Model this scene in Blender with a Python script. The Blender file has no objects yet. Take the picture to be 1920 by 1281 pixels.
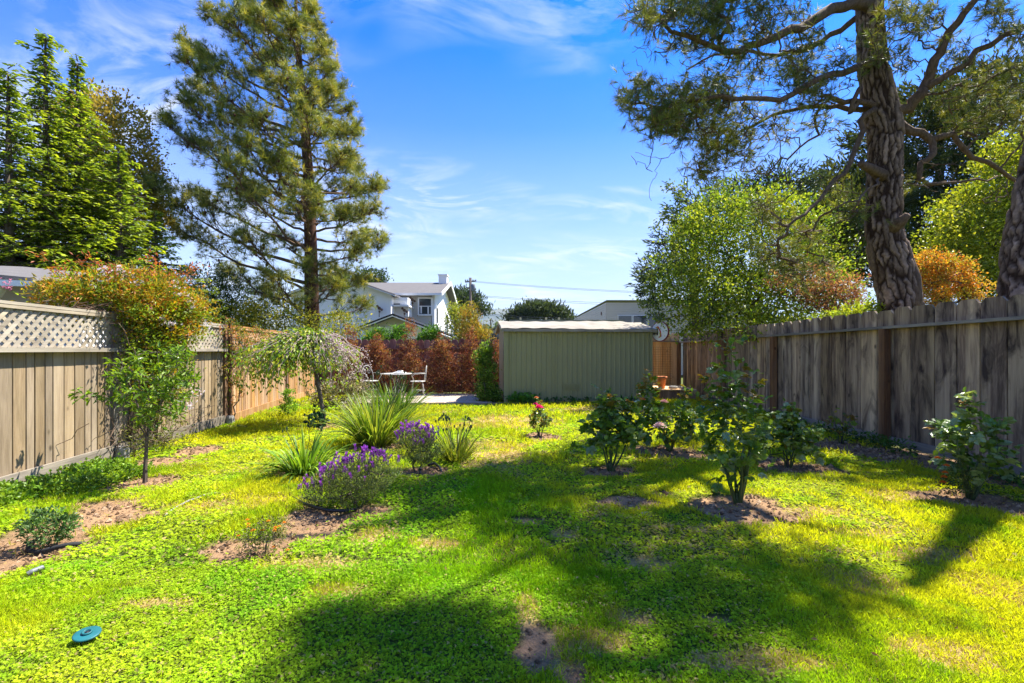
import bpy, math, random
import numpy as np
from mathutils import Vector, Matrix
SC = bpy.context.scene
COL = SC.collection
R = math.radians

# ------------------------------------------------------------------ camera
F, CH, HX, HY = 900.0, 1.35, 960.0, 657.0          # focal length in photo pixels, eye height, horizon
cam_d = bpy.data.cameras.new('camera'); cam = bpy.data.objects.new('camera', cam_d); COL.objects.link(cam)
cam.location = (0, 0, CH); cam.rotation_euler = (R(90), 0, 0)
cam_d.sensor_width = 36; cam_d.lens = 36*F/1920; cam_d.shift_y = (HY-640.5)/1920
cam_d.clip_start = .05; cam_d.clip_end = 12000
SC.camera = cam
# ------------------------------------------------------------------ sun, sky, exposure
SUN_EL, SUN_AZ = R(58), math.atan2(.80, .55)        # azimuth clockwise from +Y
SD = Vector((math.sin(SUN_AZ)*math.cos(SUN_EL), math.cos(SUN_AZ)*math.cos(SUN_EL), math.sin(SUN_EL)))
sl = bpy.data.lights.new('sun', 'SUN'); so = bpy.data.objects.new('sun', sl); COL.objects.link(so)
sl.energy = 3.7; sl.angle = R(.53); sl.color = (1, .945, .84)
so.rotation_euler = (-SD).to_track_quat('-Z', 'Y').to_euler(); so.location = SD*30
SC.view_settings.view_transform = 'Standard'; SC.view_settings.look = 'None'
SC.view_settings.exposure = 2.02; SC.view_settings.gamma = 1.0; SC.view_settings.use_curve_mapping = False
SC.render.engine = 'CYCLES'
SC.cycles.max_bounces = 8; SC.cycles.diffuse_bounces = 4; SC.cycles.glossy_bounces = 2; SC.cycles.transmission_bounces = 4
SC.cycles.transparent_max_bounces = 4; SC.cycles.volume_bounces = 0; SC.cycles.use_denoising = True
SC.cycles.sample_clamp_indirect = 6
world = bpy.data.worlds.new('World'); SC.world = world; world.use_nodes = True

class NT:
    """small helper for node trees"""
    def __init__(s, tree): s.t = tree; tree.nodes.clear()
    def n(s, typ, **kw):
        nd = s.t.nodes.new(typ)
        for k, v in kw.items():
            if k in nd.inputs.keys() if isinstance(k, str) else False: pass
            setattr(nd, k, v)
        return nd
    def l(s, a, b): s.t.links.new(a, b)
    def val(s, sock, v):
        if isinstance(v, bpy.types.NodeSocket): s.l(v, sock)
        else: sock.default_value = v
    def math(s, op, a, b=0.0, clamp=False):
        m = s.n('ShaderNodeMath', operation=op, use_clamp=clamp); s.val(m.inputs[0], a); s.val(m.inputs[1], b); return m.outputs[0]
    def mix(s, f, a, b, mode='MIX'):
        m = s.n('ShaderNodeMix', data_type='RGBA', blend_type=mode); s.val(m.inputs[0], f)
        for sk, v in ((m.inputs[6], a), (m.inputs[7], b)):
            if isinstance(v, (tuple, list)) and len(v) == 3: v = (*v, 1)
            s.val(sk, v)
        return m.outputs[2]
    def noise(s, vec, scale, detail=3, rough=.5, dist=0.0, out=0):
        m = s.n('ShaderNodeTexNoise'); m.inputs['Scale'].default_value = scale; m.inputs['Detail'].default_value = detail
        m.inputs['Roughness'].default_value = rough; m.inputs['Distortion'].default_value = dist
        if vec is not None: s.l(vec, m.inputs['Vector'])
        return m.outputs[out]
    def ramp(s, f, stops):
        r = s.n('ShaderNodeValToRGB'); e = r.color_ramp.elements
        while len(e) < len(stops): e.new(.5)
        for i, (p, c) in enumerate(stops):
            e[i].position = p; e[i].color = (*c, 1) if isinstance(c, (tuple, list)) else (c, c, c, 1)
        s.val(r.inputs[0], f); return r.outputs[0]
    def scale(s, vec, v, off=None):
        m = s.n('ShaderNodeMapping'); s.l(vec, m.inputs[0]); m.inputs['Scale'].default_value = v
        if off is not None: s.val(m.inputs['Location'], off)
        return m.outputs[0]
    def bump(s, h, strength=.4, dist=.01):
        b = s.n('ShaderNodeBump'); b.inputs['Strength'].default_value = strength; b.inputs['Distance'].default_value = dist
        s.l(h, b.inputs['Height']); return b.outputs[0]

w = NT(world.node_tree)
sky = w.n('ShaderNodeTexSky', sky_type='NISHITA', sun_disc=False, sun_elevation=SUN_EL, sun_rotation=SUN_AZ)
sky.altitude = 0; sky.air_density = 1.0; sky.dust_density = .8; sky.ozone_density = 3.0
blue = w.mix(1.0, sky.outputs[0], (.008, .30, .84), 'MULTIPLY')          # clear polarised deep blue air
geo = w.n('ShaderNodeTexCoord').outputs['Generated']
sx = w.n('ShaderNodeSeparateXYZ'); w.l(geo, sx.inputs[0])
# project the view direction on a cloud layer far above, so wisps flatten towards the horizon everywhere
zc = w.math('ADD', w.math('MAXIMUM', sx.outputs[2], 0.0), .12)
cb = w.n('ShaderNodeCombineXYZ'); w.l(w.math('DIVIDE', sx.outputs[0], zc), cb.inputs[0]); w.l(w.math('DIVIDE', sx.outputs[1], zc), cb.inputs[1])
lay = w.scale(cb.outputs[0], (.8, 1.25, 1), (5.75, 2.75, .4))
wisp = w.noise(lay, 2.3, 10, .62, 1.6)
mask = w.noise(lay, 1.15, 3, .5, .6)
cl = w.math('MULTIPLY', w.ramp(wisp, [(.45, 0.0), (.66, 1.0)]), w.ramp(mask, [(.44, 0.0), (.62, 1.0)]))
low = w.ramp(sx.outputs[2], [(0.0, 1.0), (.42, 0.0)])
band = w.noise(w.scale(geo, (1.2, 1.2, 9)), 2.2, 6, .6, .8)
veil = w.math('MULTIPLY', w.math('MULTIPLY', low, low), w.ramp(band, [(.38, 0.0), (.7, .6)]))
cloudy = w.math('ADD', w.math('MULTIPLY', cl, .85), veil, clamp=True)
hzn = w.ramp(sx.outputs[2], [(0.0, .95), (.10, .88), (.25, .46), (.42, .11), (.55, .0)])
c0 = w.mix(hzn, blue, (2.5, 2.9, 3.3))
c1 = w.mix(w.math('MULTIPLY', cloudy, .82), c0, (3.1, 3.25, 3.4))
bg = w.n('ShaderNodeBackground'); w.l(c1, bg.inputs[0]); bg.inputs[1].default_value = .094
wo = w.n('ShaderNodeOutputWorld'); w.l(bg.outputs[0], wo.inputs[0])

# ------------------------------------------------------------------ placing helpers
def W(px, py, d): return np.array(((px-HX)/F*d, d, CH-(py-HY)/F*d))
def G(px, py):
    d = F*CH/(py-HY); return np.array(((px-HX)/F*d, d, 0.0))
def nrm(a):
    a = np.asarray(a, float); return a/np.maximum(np.linalg.norm(a, axis=-1, keepdims=True), 1e-9)

# ------------------------------------------------------------------ object helpers
def tag(o, label=None, cat=None, group=None, kind=None):
    if label: o['label'] = label
    if cat: o['category'] = cat
    if group: o['group'] = group
    if kind: o['kind'] = kind
    return o
def thing(name, label, cat, loc=(0, 0, 0), group=None, rz=0):
    o = bpy.data.objects.new(name, None); COL.objects.link(o); o.location = [float(v) for v in loc]; o.rotation_euler = (0, 0, rz)
    o.empty_display_size = .1
    return tag(o, label, cat, group)
def wloc(o):
    v = np.array(o.location, float)
    while o.parent: o = o.parent; v = v+np.array(o.location, float)
    return v
def np_mesh(name, V, faces, mat, col=None, smooth=False):
    V = np.asarray(V, np.float32)
    if not isinstance(faces, (list, tuple)): faces = [faces]
    faces = [np.asarray(f, np.int32) for f in faces if len(f)]
    me = bpy.data.meshes.new(name)
    me.vertices.add(len(V)); me.vertices.foreach_set('co', V.ravel())
    nl = sum(f.size for f in faces); nf = sum(len(f) for f in faces)
    me.loops.add(nl); me.loops.foreach_set('vertex_index', np.concatenate([f.ravel() for f in faces]))
    me.polygons.add(nf)
    tot = np.concatenate([np.full(len(f), f.shape[1], np.int32) for f in faces])
    me.polygons.foreach_set('loop_start', np.concatenate([[0], np.cumsum(tot)[:-1]]).astype(np.int32))
    me.polygons.foreach_set('loop_total', tot)
    me.polygons.foreach_set('use_smooth', np.full(nf, bool(smooth)))
    if col is not None:
        a = me.color_attributes.new('col', 'FLOAT_COLOR', 'POINT')
        c = np.ones((len(V), 4), np.float32); c[:, :3] = col; a.data.foreach_set('color', c.ravel())
    me.update(calc_edges=True); me.validate()
    if mat is not None: me.materials.append(mat)
    return me
def part(name, V, faces, mat, root=None, col=None, smooth=False):
    """a mesh given in world metres, linked as one object under root"""
    V = np.asarray(V, float)
    if root is not None: V = V-wloc(root)
    o = bpy.data.objects.new(name, np_mesh(name, V, faces, mat, col, smooth)); COL.objects.link(o)
    if root is not None: o.parent = root
    return o
def place(name, me, root, loc, rz=0.0, rot=None, scale=None):
    """an object of shared mesh data at world loc"""
    o = bpy.data.objects.new(name, me); COL.objects.link(o)
    l = np.asarray(loc, float)
    if root is not None: o.parent = root; l = l-wloc(root)
    o.location = l.tolist(); o.rotation_euler = rot if rot else (0, 0, rz)
    if scale is not None: o.scale = scale
    return o
class MB:
    """collects simple solids into one mesh"""
    def __init__(s): s.V = []; s.q = []; s.t = []; s.p = []; s.n = 0
    def add(s, V, quads=(), tris=(), polys=()):
        V = np.asarray(V, float); s.V.append(V)
        if len(quads): s.q.append(np.asarray(quads)+s.n)
        if len(tris): s.t.append(np.asarray(tris)+s.n)
        for p in polys: s.p.append(np.asarray([p])+s.n)
        s.n += len(V); return s
    def box(s, c, size, rz=0.0, rx=0.0, ry=0.0):
        h = np.array(size)/2
        V = np.array([[x, y, z] for z in (-1, 1) for y in (-1, 1) for x in (-1, 1)])*h
        M = np.array(Matrix.Rotation(rz, 3, 'Z') @ Matrix.Rotation(ry, 3, 'Y') @ Matrix.Rotation(rx, 3, 'X'))
        return s.add(V@M.T+np.array(c), [[0, 2, 3, 1], [4, 5, 7, 6], [0, 1, 5, 4], [2, 6, 7, 3], [0, 4, 6, 2], [1, 3, 7, 5]])
    def bar(s, a, b, w, t=None, up=(0, 0, 1)):
        a = np.array(a, float); b = np.array(b, float); d = nrm(b-a); u = np.array(up, float)
        if abs(d@u) > .97: u = np.array((0, 1, 0.))
        x = nrm(np.cross(d, u)); y = np.cross(x, d); t = t or w
        V = [p+x*i*w/2+y*j*t/2 for p in (a, b) for i, j in ((-1, -1), (1, -1), (1, 1), (-1, 1))]
        return s.add(V, [[3, 2, 1, 0], [4, 5, 6, 7], [0, 1, 5, 4], [1, 2, 6, 5], [2, 3, 7, 6], [3, 0, 4, 7]])
    def tube(s, P, r, n=6, cap=True):
        P = np.asarray(P, float); m = len(P); r = np.broadcast_to(np.asarray(r, float), (m,))
        T = np.gradient(P, axis=0); T = nrm(T)
        u = np.array((0, 0, 1.)) if abs(T[0][2]) < .9 else np.array((1., 0, 0))
        a = np.arange(n)*2*math.pi/n; ca, sa = np.cos(a), np.sin(a)
        x = nrm(np.cross(T[0], u)); V = np.empty((m, n, 3))
        for i in range(m):
            x = nrm(x-T[i]*(x@T[i])); y = np.cross(T[i], x)
            V[i] = P[i]+r[i]*(ca[:, None]*x+sa[:, None]*y)
        i0 = (np.arange(m-1)[:, None]*n+np.arange(n)).ravel(); i1 = (np.arange(m-1)[:, None]*n+(np.arange(n)+1) % n).ravel()
        s.add(V.reshape(-1, 3), np.stack([i0, i1, i1+n, i0+n], 1), polys=[list(range(n))[::-1], [(m-1)*n+k for k in range(n)]] if cap else ())
        return s
    def lathe(s, c, prof, n=20, squash=1.0, M=None):
        a = np.arange(n)*2*math.pi/n; m = len(prof)
        V = np.array([[r*math.cos(t), r*squash*math.sin(t), z] for r, z in prof for t in a])
        if M is not None: V = V@np.array(M).T
        i0 = (np.arange(m-1)[:, None]*n+np.arange(n)).ravel(); i1 = (np.arange(m-1)[:, None]*n+(np.arange(n)+1) % n).ravel()
        return s.add(V+np.array(c, float), np.stack([i0, i1, i1+n, i0+n], 1), polys=[list(range(n))[::-1], [(m-1)*n+k for k in range(n)]])
    def prism(s, poly, depth_vec):
        """flat polygon (world points) pushed along depth_vec"""
        P = np.asarray(poly, float); n = len(P); V = np.concatenate([P, P+np.asarray(depth_vec, float)])
        return s.add(V, [[i, (i+1) % n, (i+1) % n+n, i+n] for i in range(n)], polys=[list(range(n))[::-1], [n+i for i in range(n)]])
    def mesh(s, name, mat, smooth=False, off=(0, 0, 0)):
        fs = []
        if s.q: fs.append(np.concatenate(s.q))
        if s.t: fs.append(np.concatenate(s.t))
        fs += s.p
        return np_mesh(name, np.concatenate(s.V)-np.array(off, float), fs, mat, None, smooth)
    def obj(s, name, mat, root=None, smooth=False):
        V = np.concatenate(s.V); c = wloc(root) if root is not None else np.zeros(3)
        o = bpy.data.objects.new(name, s.mesh(name, mat, smooth, c)); COL.objects.link(o)
        if root is not None: o.parent = root
        return o

# ------------------------------------------------------------------ materials
def newmat(name):
    m = bpy.data.materials.new(name); m.use_nodes = True; return m, NT(m.node_tree)
def finish(t, col, rough=.7, bump=None, spec=.3, metal=0.0):
    p = t.n('ShaderNodeBsdfPrincipled'); t.val(p.inputs['Base Color'], (*col, 1) if isinstance(col, tuple) else col)
    t.val(p.inputs['Roughness'], rough); p.inputs['Specular IOR Level'].default_value = spec; p.inputs['Metallic'].default_value = metal
    if bump is not None: t.l(bump, p.inputs['Normal'])
    o = t.n('ShaderNodeOutputMaterial'); t.l(p.outputs[0], o.inputs[0]); return p
def m_plain(name, c, rough=.6, var=.12, scale=6, spec=.3, bump=.15, metal=0.0):
    m, t = newmat(name); tc = t.n('ShaderNodeTexCoord').outputs['Object']
    nz = t.noise(tc, scale, 5, .6); big = t.noise(tc, scale*.21, 3, .5)
    f = t.math('ADD', t.math('MULTIPLY', nz, .5), t.math('MULTIPLY', big, .5))
    col = t.mix(t.ramp(f, [(.3, 0.0), (.7, 1.0)]), tuple(v*(1-var) for v in c), tuple(min(1, v*(1+var)) for v in c))
    finish(t, col, rough, t.bump(t.noise(tc, scale*9, 3), bump, .003), spec, metal); return m
def m_leaf(name, trans=.4, rough=.45, spec=.35, tint=(1.15, 1.1, .55)):
    """leaf surface: its own colour from the mesh, light passing through it"""
    m, t = newmat(name); a = t.n('ShaderNodeAttribute', attribute_name='col').outputs['Color']
    p = t.n('ShaderNodeBsdfPrincipled'); t.l(a, p.inputs['Base Color']); p.inputs['Roughness'].default_value = rough; p.inputs['Specular IOR Level'].default_value = spec
    tr = t.n('ShaderNodeBsdfTranslucent'); t.l(t.mix(1.0, a, tint, 'MULTIPLY'), tr.inputs[0])
    ms = t.n('ShaderNodeMixShader'); ms.inputs[0].default_value = trans; t.l(p.outputs[0], ms.inputs[1]); t.l(tr.outputs[0], ms.inputs[2])
    o = t.n('ShaderNodeOutputMaterial'); t.l(ms.outputs[0], o.inputs[0]); return m
def m_leafc(name, c1, c2, trans=.35, rough=.35, spec=.5, tint=(1.3, 1.2, .5)):
    """single leaf objects: colour varies from object to object"""
    m, t = newmat(name); oi = t.n('ShaderNodeObjectInfo').outputs['Random']
    tc = t.n('ShaderNodeTexCoord').outputs['Object']
    a = t.mix(t.math('ADD', t.math('MULTIPLY', oi, .8), t.math('MULTIPLY', t.noise(tc, 14, 2), .25)), c1, c2)
    p = t.n('ShaderNodeBsdfPrincipled'); t.l(a, p.inputs['Base Color']); p.inputs['Roughness'].default_value = rough; p.inputs['Specular IOR Level'].default_value = spec
    tr = t.n('ShaderNodeBsdfTranslucent'); t.l(t.mix(1.0, a, tint, 'MULTIPLY'), tr.inputs[0])
    ms = t.n('ShaderNodeMixShader'); ms.inputs[0].default_value = trans; t.l(p.outputs[0], ms.inputs[1]); t.l(tr.outputs[0], ms.inputs[2])
    o = t.n('ShaderNodeOutputMaterial'); t.l(ms.outputs[0], o.inputs[0]); return m
def m_wood(name, c_dark, c_mid, c_light, stain=.5, axis='Z', stainc=(.05, .045, .045), knots=1.0, vary=.5):
    """weathered board: long grain, knots, streaky stains; each board its own cut and tone"""
    m, t = newmat(name); tc = t.n('ShaderNodeTexCoord').outputs['Object']; rnd = t.n('ShaderNodeObjectInfo').outputs['Random']
    off = t.n('ShaderNodeCombineXYZ')
    for i, k in enumerate((37.0, 91.0, 53.0)): t.l(t.math('MULTIPLY', rnd, k), off.inputs[i])
    st = {'Z': (1, 1, .07), 'X': (.07, 1, 1), 'Y': (1, .07, 1)}[axis]; st2 = {'Z': (1, 1, .28), 'X': (.28, 1, 1), 'Y': (1, .28, 1)}[axis]
    v = t.scale(tc, st, off.outputs[0]); v2 = t.scale(tc, st2, off.outputs[0])
    grain = t.noise(v, 70, 5, .62, .6); broad = t.noise(v, 9, 4, .55, .4); st_ = t.noise(v2, 5.5, 5, .6, 1.0)
    col = t.mix(t.ramp(grain, [(.32, 0.0), (.68, 1.0)]), c_dark, c_mid)
    col = t.mix(t.ramp(broad, [(.4, 0.0), (.72, .85)]), col, c_light)
    col = t.mix(t.math('MULTIPLY', t.ramp(st_, [(.48, 0.0), (.68, 1.0)]), stain), col, stainc)
    vo = t.n('ShaderNodeTexVoronoi', feature='F1'); vo.inputs['Scale'].default_value = 4.2; t.l(t.scale(tc, (1, 1, .62) if axis == 'Z' else (.62, 1, 1), off.outputs[0]), vo.inputs['Vector'])
    kn = t.ramp(vo.outputs['Distance'], [(.05, 1.0), (.115, 0.0)])
    col = t.mix(t.math('MULTIPLY', kn, .8*knots), col, tuple(.35*x for x in c_dark))
    tone = t.n('ShaderNodeHueSaturation'); t.l(col, tone.inputs['Color'])
    rr = t.math('FRACT', t.math('MULTIPLY', rnd, 7.31))
    t.l(t.math('ADD', t.math('MULTIPLY', rr, vary), 1-vary/2), tone.inputs['Value'])
    t.l(t.math('ADD', t.math('MULTIPLY', rnd, .3), .85), tone.inputs['Saturation'])
    finish(t, tone.outputs[0], .82, t.bump(t.math('ADD', grain, t.math('MULTIPLY', kn, .5)), .55, .004), .2); return m
def m_bark(name, c1, c2, zs=.25, scale=14, depth=.02):
    m, t = newmat(name); tc = t.n('ShaderNodeTexCoord').outputs['Object']; v = t.scale(tc, (1, 1, zs))
    a = t.noise(v, scale, 6, .65, .5); b = t.noise(tc, 1.3, 3)
    col = t.mix(t.ramp(a, [(.3, 0.0), (.7, 1.0)]), c1, c2); col = t.mix(t.math('MULTIPLY', b, .35), col, tuple(.6*x for x in c1))
    finish(t, col, .9, t.bump(a, .9, depth), .1); return m
def m_attr(name, rough=.9, bump=.5, bscale=60, dist=.01, spec=.15):
    m, t = newmat(name); a = t.n('ShaderNodeAttribute', attribute_name='col').outputs['Color']; tc = t.n('ShaderNodeTexCoord').outputs['Object']
    nz = t.noise(tc, bscale, 5, .65); n2 = t.noise(tc, bscale*.13, 4, .6)
    col = t.mix(1.0, a, t.ramp(t.math('ADD', t.math('MULTIPLY', nz, .6), t.math('MULTIPLY', n2, .4)), [(.3, .55), (.7, 1.35)]), 'MULTIPLY')
    finish(t, col, rough, t.bump(nz, bump, dist), spec); return m

M = {}
M['leaf'] = m_leaf('leaf_surface', .42, .48)
M['grass'] = m_leaf('lawn_leaf_surface', .5, .7, .10, (1.25, 1.3, .3))
M['needle'] = m_leaf('needle_surface', .32, .5, .3, (1.3, 1.1, .4))
M['petal'] = m_leaf('petal_surface', .4, .6, .2, (1, 1, 1))
M['rose_leaf'] = m_leafc('rose_leaf_green', (.07, .15, .018), (.20, .32, .03), .42, .36, .4)
M['rose_young'] = m_leafc('rose_leaf_young', (.16, .18, .02), (.30, .16, .03), .5, .35, .5, (1.3, 1.0, .4))
M['rose_grey'] = m_leafc('rose_leaf_sheen', (.15, .23, .08), (.28, .36, .14), .3, .28, .7)  # pale grey-green puts the sky's sheen on glossy leaves into their colour
M['citrus'] = m_leafc('young_tree_leaf', (.07, .16, .012), (.19, .30, .02), .45, .32, .5)
M['bark_grey'] = m_bark('bark_grey', (.06, .045, .035), (.17, .14, .11), .3, 30, .006)
M['bark_red'] = m_bark('bark_reddish', (.05, .022, .014), (.15, .08, .05), .25, 16, .02)
M['bark_limb'] = m_bark('bark_limb', (.07, .045, .03), (.22, .15, .10), .5, 22, .008)
M['bark_plate'] = m_attr('bark_plates', .92, .9, 26, .012, .1)
M['stem_green'] = m_plain('green_stem', (.06, .09, .03), .5, .3, 20)
M['stem_dark'] = m_plain('dark_woody_stem', (.045, .035, .025), .7, .35, 25)
M['soil_attr'] = m_attr('ground_surface', .95, .8, 45, .02, .1)
M['fence_grey'] = m_wood('weathered_tan_boards', (.19, .135, .08), (.30, .225, .14), (.40, .31, .20), .3, stainc=(.14, .11, .065), vary=.42)
M['fence_orange'] = m_wood('orange_cedar_boards', (.27, .13, .05), (.43, .24, .10), (.55, .37, .19), .35, stainc=(.3, .2, .12), vary=.45)
M['fence_dark'] = m_wood('dark_weathered_boards', (.105, .068, .048), (.27, .195, .135), (.58, .44, .28), .95, stainc=(.040, .026, .022), vary=.8)
M['fence_red'] = m_wood('red_brown_boards', (.12, .05, .042), (.23, .11, .09), (.32, .19, .15), .4, stainc=(.07, .04, .035), vary=.4)
M['fence_new'] = m_wood('new_pale_boards', (.62, .34, .17), (.80, .52, .29), (.88, .66, .42), .2, stainc=(.5, .3, .17), vary=.3)
M['post_brown'] = m_wood('brown_post', (.10, .05, .03), (.20, .11, .06), (.28, .17, .10), .3)
M['rail_grey'] = m_wood('weathered_rail', (.12, .10, .08), (.22, .19, .15), (.30, .26, .20), .35, axis='X', stainc=(.09, .08, .07))
M['lattice'] = m_wood('lattice_slat_wood', (.22, .18, .13), (.36, .31, .23), (.46, .40, .30), .2, axis='X', knots=.2, stainc=(.2, .17, .13), vary=.3)
M['lattice_orange'] = m_wood('orange_lattice_wood', (.28, .13, .05), (.44, .24, .10), (.52, .33, .17), .2, axis='X', knots=.2)
M['white'] = m_plain('white_paint', (.78, .78, .75), .5, .05, 2)
M['iron'] = m_plain('white_painted_iron', (.42, .41, .37), .45, .12, 20)
M['stucco'] = m_plain('white_stucco', (.84, .82, .77), .9, .05, 3)
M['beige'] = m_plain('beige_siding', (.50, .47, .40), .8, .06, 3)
M['shed_green'] = m_plain('olive_painted_steel', (.27, .26, .13), .6, .10, 1.4, .2, .05)
M['shed_side'] = m_plain('pale_olive_steel', (.30, .29, .20), .5, .12, 1.4, .35, .05)
M['shed_roof'] = m_plain('white_roof_skin', (.30, .27, .22), .85, .35, 4, .1, .6)
M['dark'] = m_plain('dark_opening', (.012, .012, .013), .4, .1, 3)
M['black'] = m_plain('black_plastic', (.015, .015, .017), .45, .2, 12, .4)
M['grey_plastic'] = m_plain('grey_plastic', (.16, .17, .18), .5, .2, 12, .4)
M['teal'] = m_plain('teal_plastic', (.012, .11, .125), .5, .35, 16, .3)
M['terracotta'] = m_plain('terracotta', (.55, .20, .075), .8, .15, 12)
M['paver'] = m_plain('tan_paver', (.42, .34, .27), .9, .22, 8, .2, .5)
M['wire'] = m_plain('rusty_wire', (.32, .15, .07), .6, .2, 30)
M['fabric'] = m_plain('black_fabric', (.03, .03, .03), .95, .3, 30)
M['cable'] = m_plain('wire_cable', (.05, .05, .055), .6, .1, 5)
M['pole'] = m_plain('pole_wood', (.10, .08, .07), .9, .2, 3)
M['red_paint'] = m_plain('red_enamel', (.55, .02, .03), .35, .06, 10)
M['blue_rim'] = m_plain('dark_red_rim', (.22, .03, .05), .35, .2, 10)
M['stone'] = m_plain('grey_stone', (.25, .24, .22), .9, .2, 14, .2, .6)
def m_glass(name, c):
    m, t = newmat(name); p = finish(t, c, .06, None, .8); return m
M['glass'] = m_glass('window_glass', (.03, .04, .05))
def m_shingle():
    m, t = newmat('grey_shingles'); tc = t.n('ShaderNodeTexCoord').outputs['Object']
    br = t.n('ShaderNodeTexBrick'); t.l(t.scale(tc, (1, 1, 1)), br.inputs[0]); br.inputs['Scale'].default_value = 1.0
    br.inputs['Brick Width'].default_value = .33; br.inputs['Row Height'].default_value = .16; br.inputs['Mortar Size'].default_value = .012
    br.inputs['Color1'].default_value = (.13, .12, .115, 1); br.inputs['Color2'].default_value = (.17, .16, .15, 1); br.inputs['Mortar'].default_value = (.1, .1, .1, 1)
    finish(t, t.mix(t.noise(tc, 30, 4), br.outputs[0], (.13, .12, .115)), .95, t.bump(br.outputs['Fac'], .4, .01), .15); return m
M['shingle'] = m_shingle()

# ------------------------------------------------------------------ foliage generators
def pal(rng, n, colors, jit=.18):
    c = np.array(colors, float); i = rng.integers(0, len(c), n); j = rng.integers(0, len(c), n); f = rng.random(n)[:, None]
    return np.clip((c[i]*f+c[j]*(1-f))*(1+rng.normal(0, jit, (n, 1))), .002, .95)
def leaves(rng, P, D, L, Wd, C, fold=.25, N=None, round_=False):
    """P base points, D directions, L lengths, Wd widths -> V, tris, col"""
    n = len(P); D = nrm(D)
    N = nrm(rng.normal(0, 1, (n, 3))+np.array((0, 0, 1.2))) if N is None else N
    S = nrm(np.cross(D, N)); U = np.cross(S, D)
    L = np.broadcast_to(np.asarray(L, float), (n,))[:, None]; Wd = np.broadcast_to(np.asarray(Wd, float), (n,))[:, None]
    if not round_:
        mid = P+D*L*.45
        V = np.stack([P, mid+S*Wd*.5+U*Wd*fold, P+D*L-U*L*.08, mid-S*Wd*.5+U*Wd*fold], 1).reshape(-1, 3)
        b = np.arange(n)[:, None]*4; T = np.concatenate([b+np.array([[0, 2, 1]]), b+np.array([[0, 3, 2]])])
        return V, T, np.repeat(C, 4, 0)
    a, c = P+D*L*.22, P+D*L*.68
    V = np.stack([P, a+S*Wd*.42+U*Wd*fold*.7, c+S*Wd*.42+U*Wd*fold*.7, P+D*L-U*L*.12, c-S*Wd*.42+U*Wd*fold*.7, a-S*Wd*.42+U*Wd*fold*.7], 1).reshape(-1, 3)
    b = np.arange(n)[:, None]*6
    T = np.concatenate([b+np.array([x]) for x in ([0, 3, 1], [1, 3, 2], [0, 5, 3], [5, 4, 3])])
    return V, T, np.repeat(C, 6, 0)
def needles(rng, P, D, n, L, w_, C, spread=.55, brush=.25, fwd=1.0):
    m = len(P); Pp = np.repeat(P, n, 0); Dd = np.repeat(nrm(D), n, 0); k = m*n
    base = Pp+Dd*(rng.random((k, 1))*brush)
    d = nrm(Dd*fwd+rng.normal(0, spread, (k, 3)))
    s = nrm(np.cross(d, rng.normal(0, 1, (k, 3)))); l = L*(.65+.5*rng.random((k, 1)))
    V = np.stack([base-s*w_/2, base+s*w_/2, base+d*l-np.array((0, 0, 1))*l*.08], 1).reshape(-1, 3)
    cc = np.repeat(C, n, 0)*(1+rng.normal(0, .12, (k, 1)))
    return V, np.arange(3*k).reshape(-1, 3), np.repeat(np.clip(cc, .002, 1), 3, 0)
class Cloud:
    def __init__(s): s.V = []; s.T = []; s.C = []; s.n = 0
    def add(s, vtc):
        V, T, C = vtc; s.V.append(V); s.T.append(T+s.n); s.C.append(C); s.n += len(V); return s
    def obj(s, name, mat, root=None, kind=None):
        o = part(name, np.concatenate(s.V), np.concatenate(s.T), mat, root, np.concatenate(s.C))
        if kind: o['kind'] = kind
        return o
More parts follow.
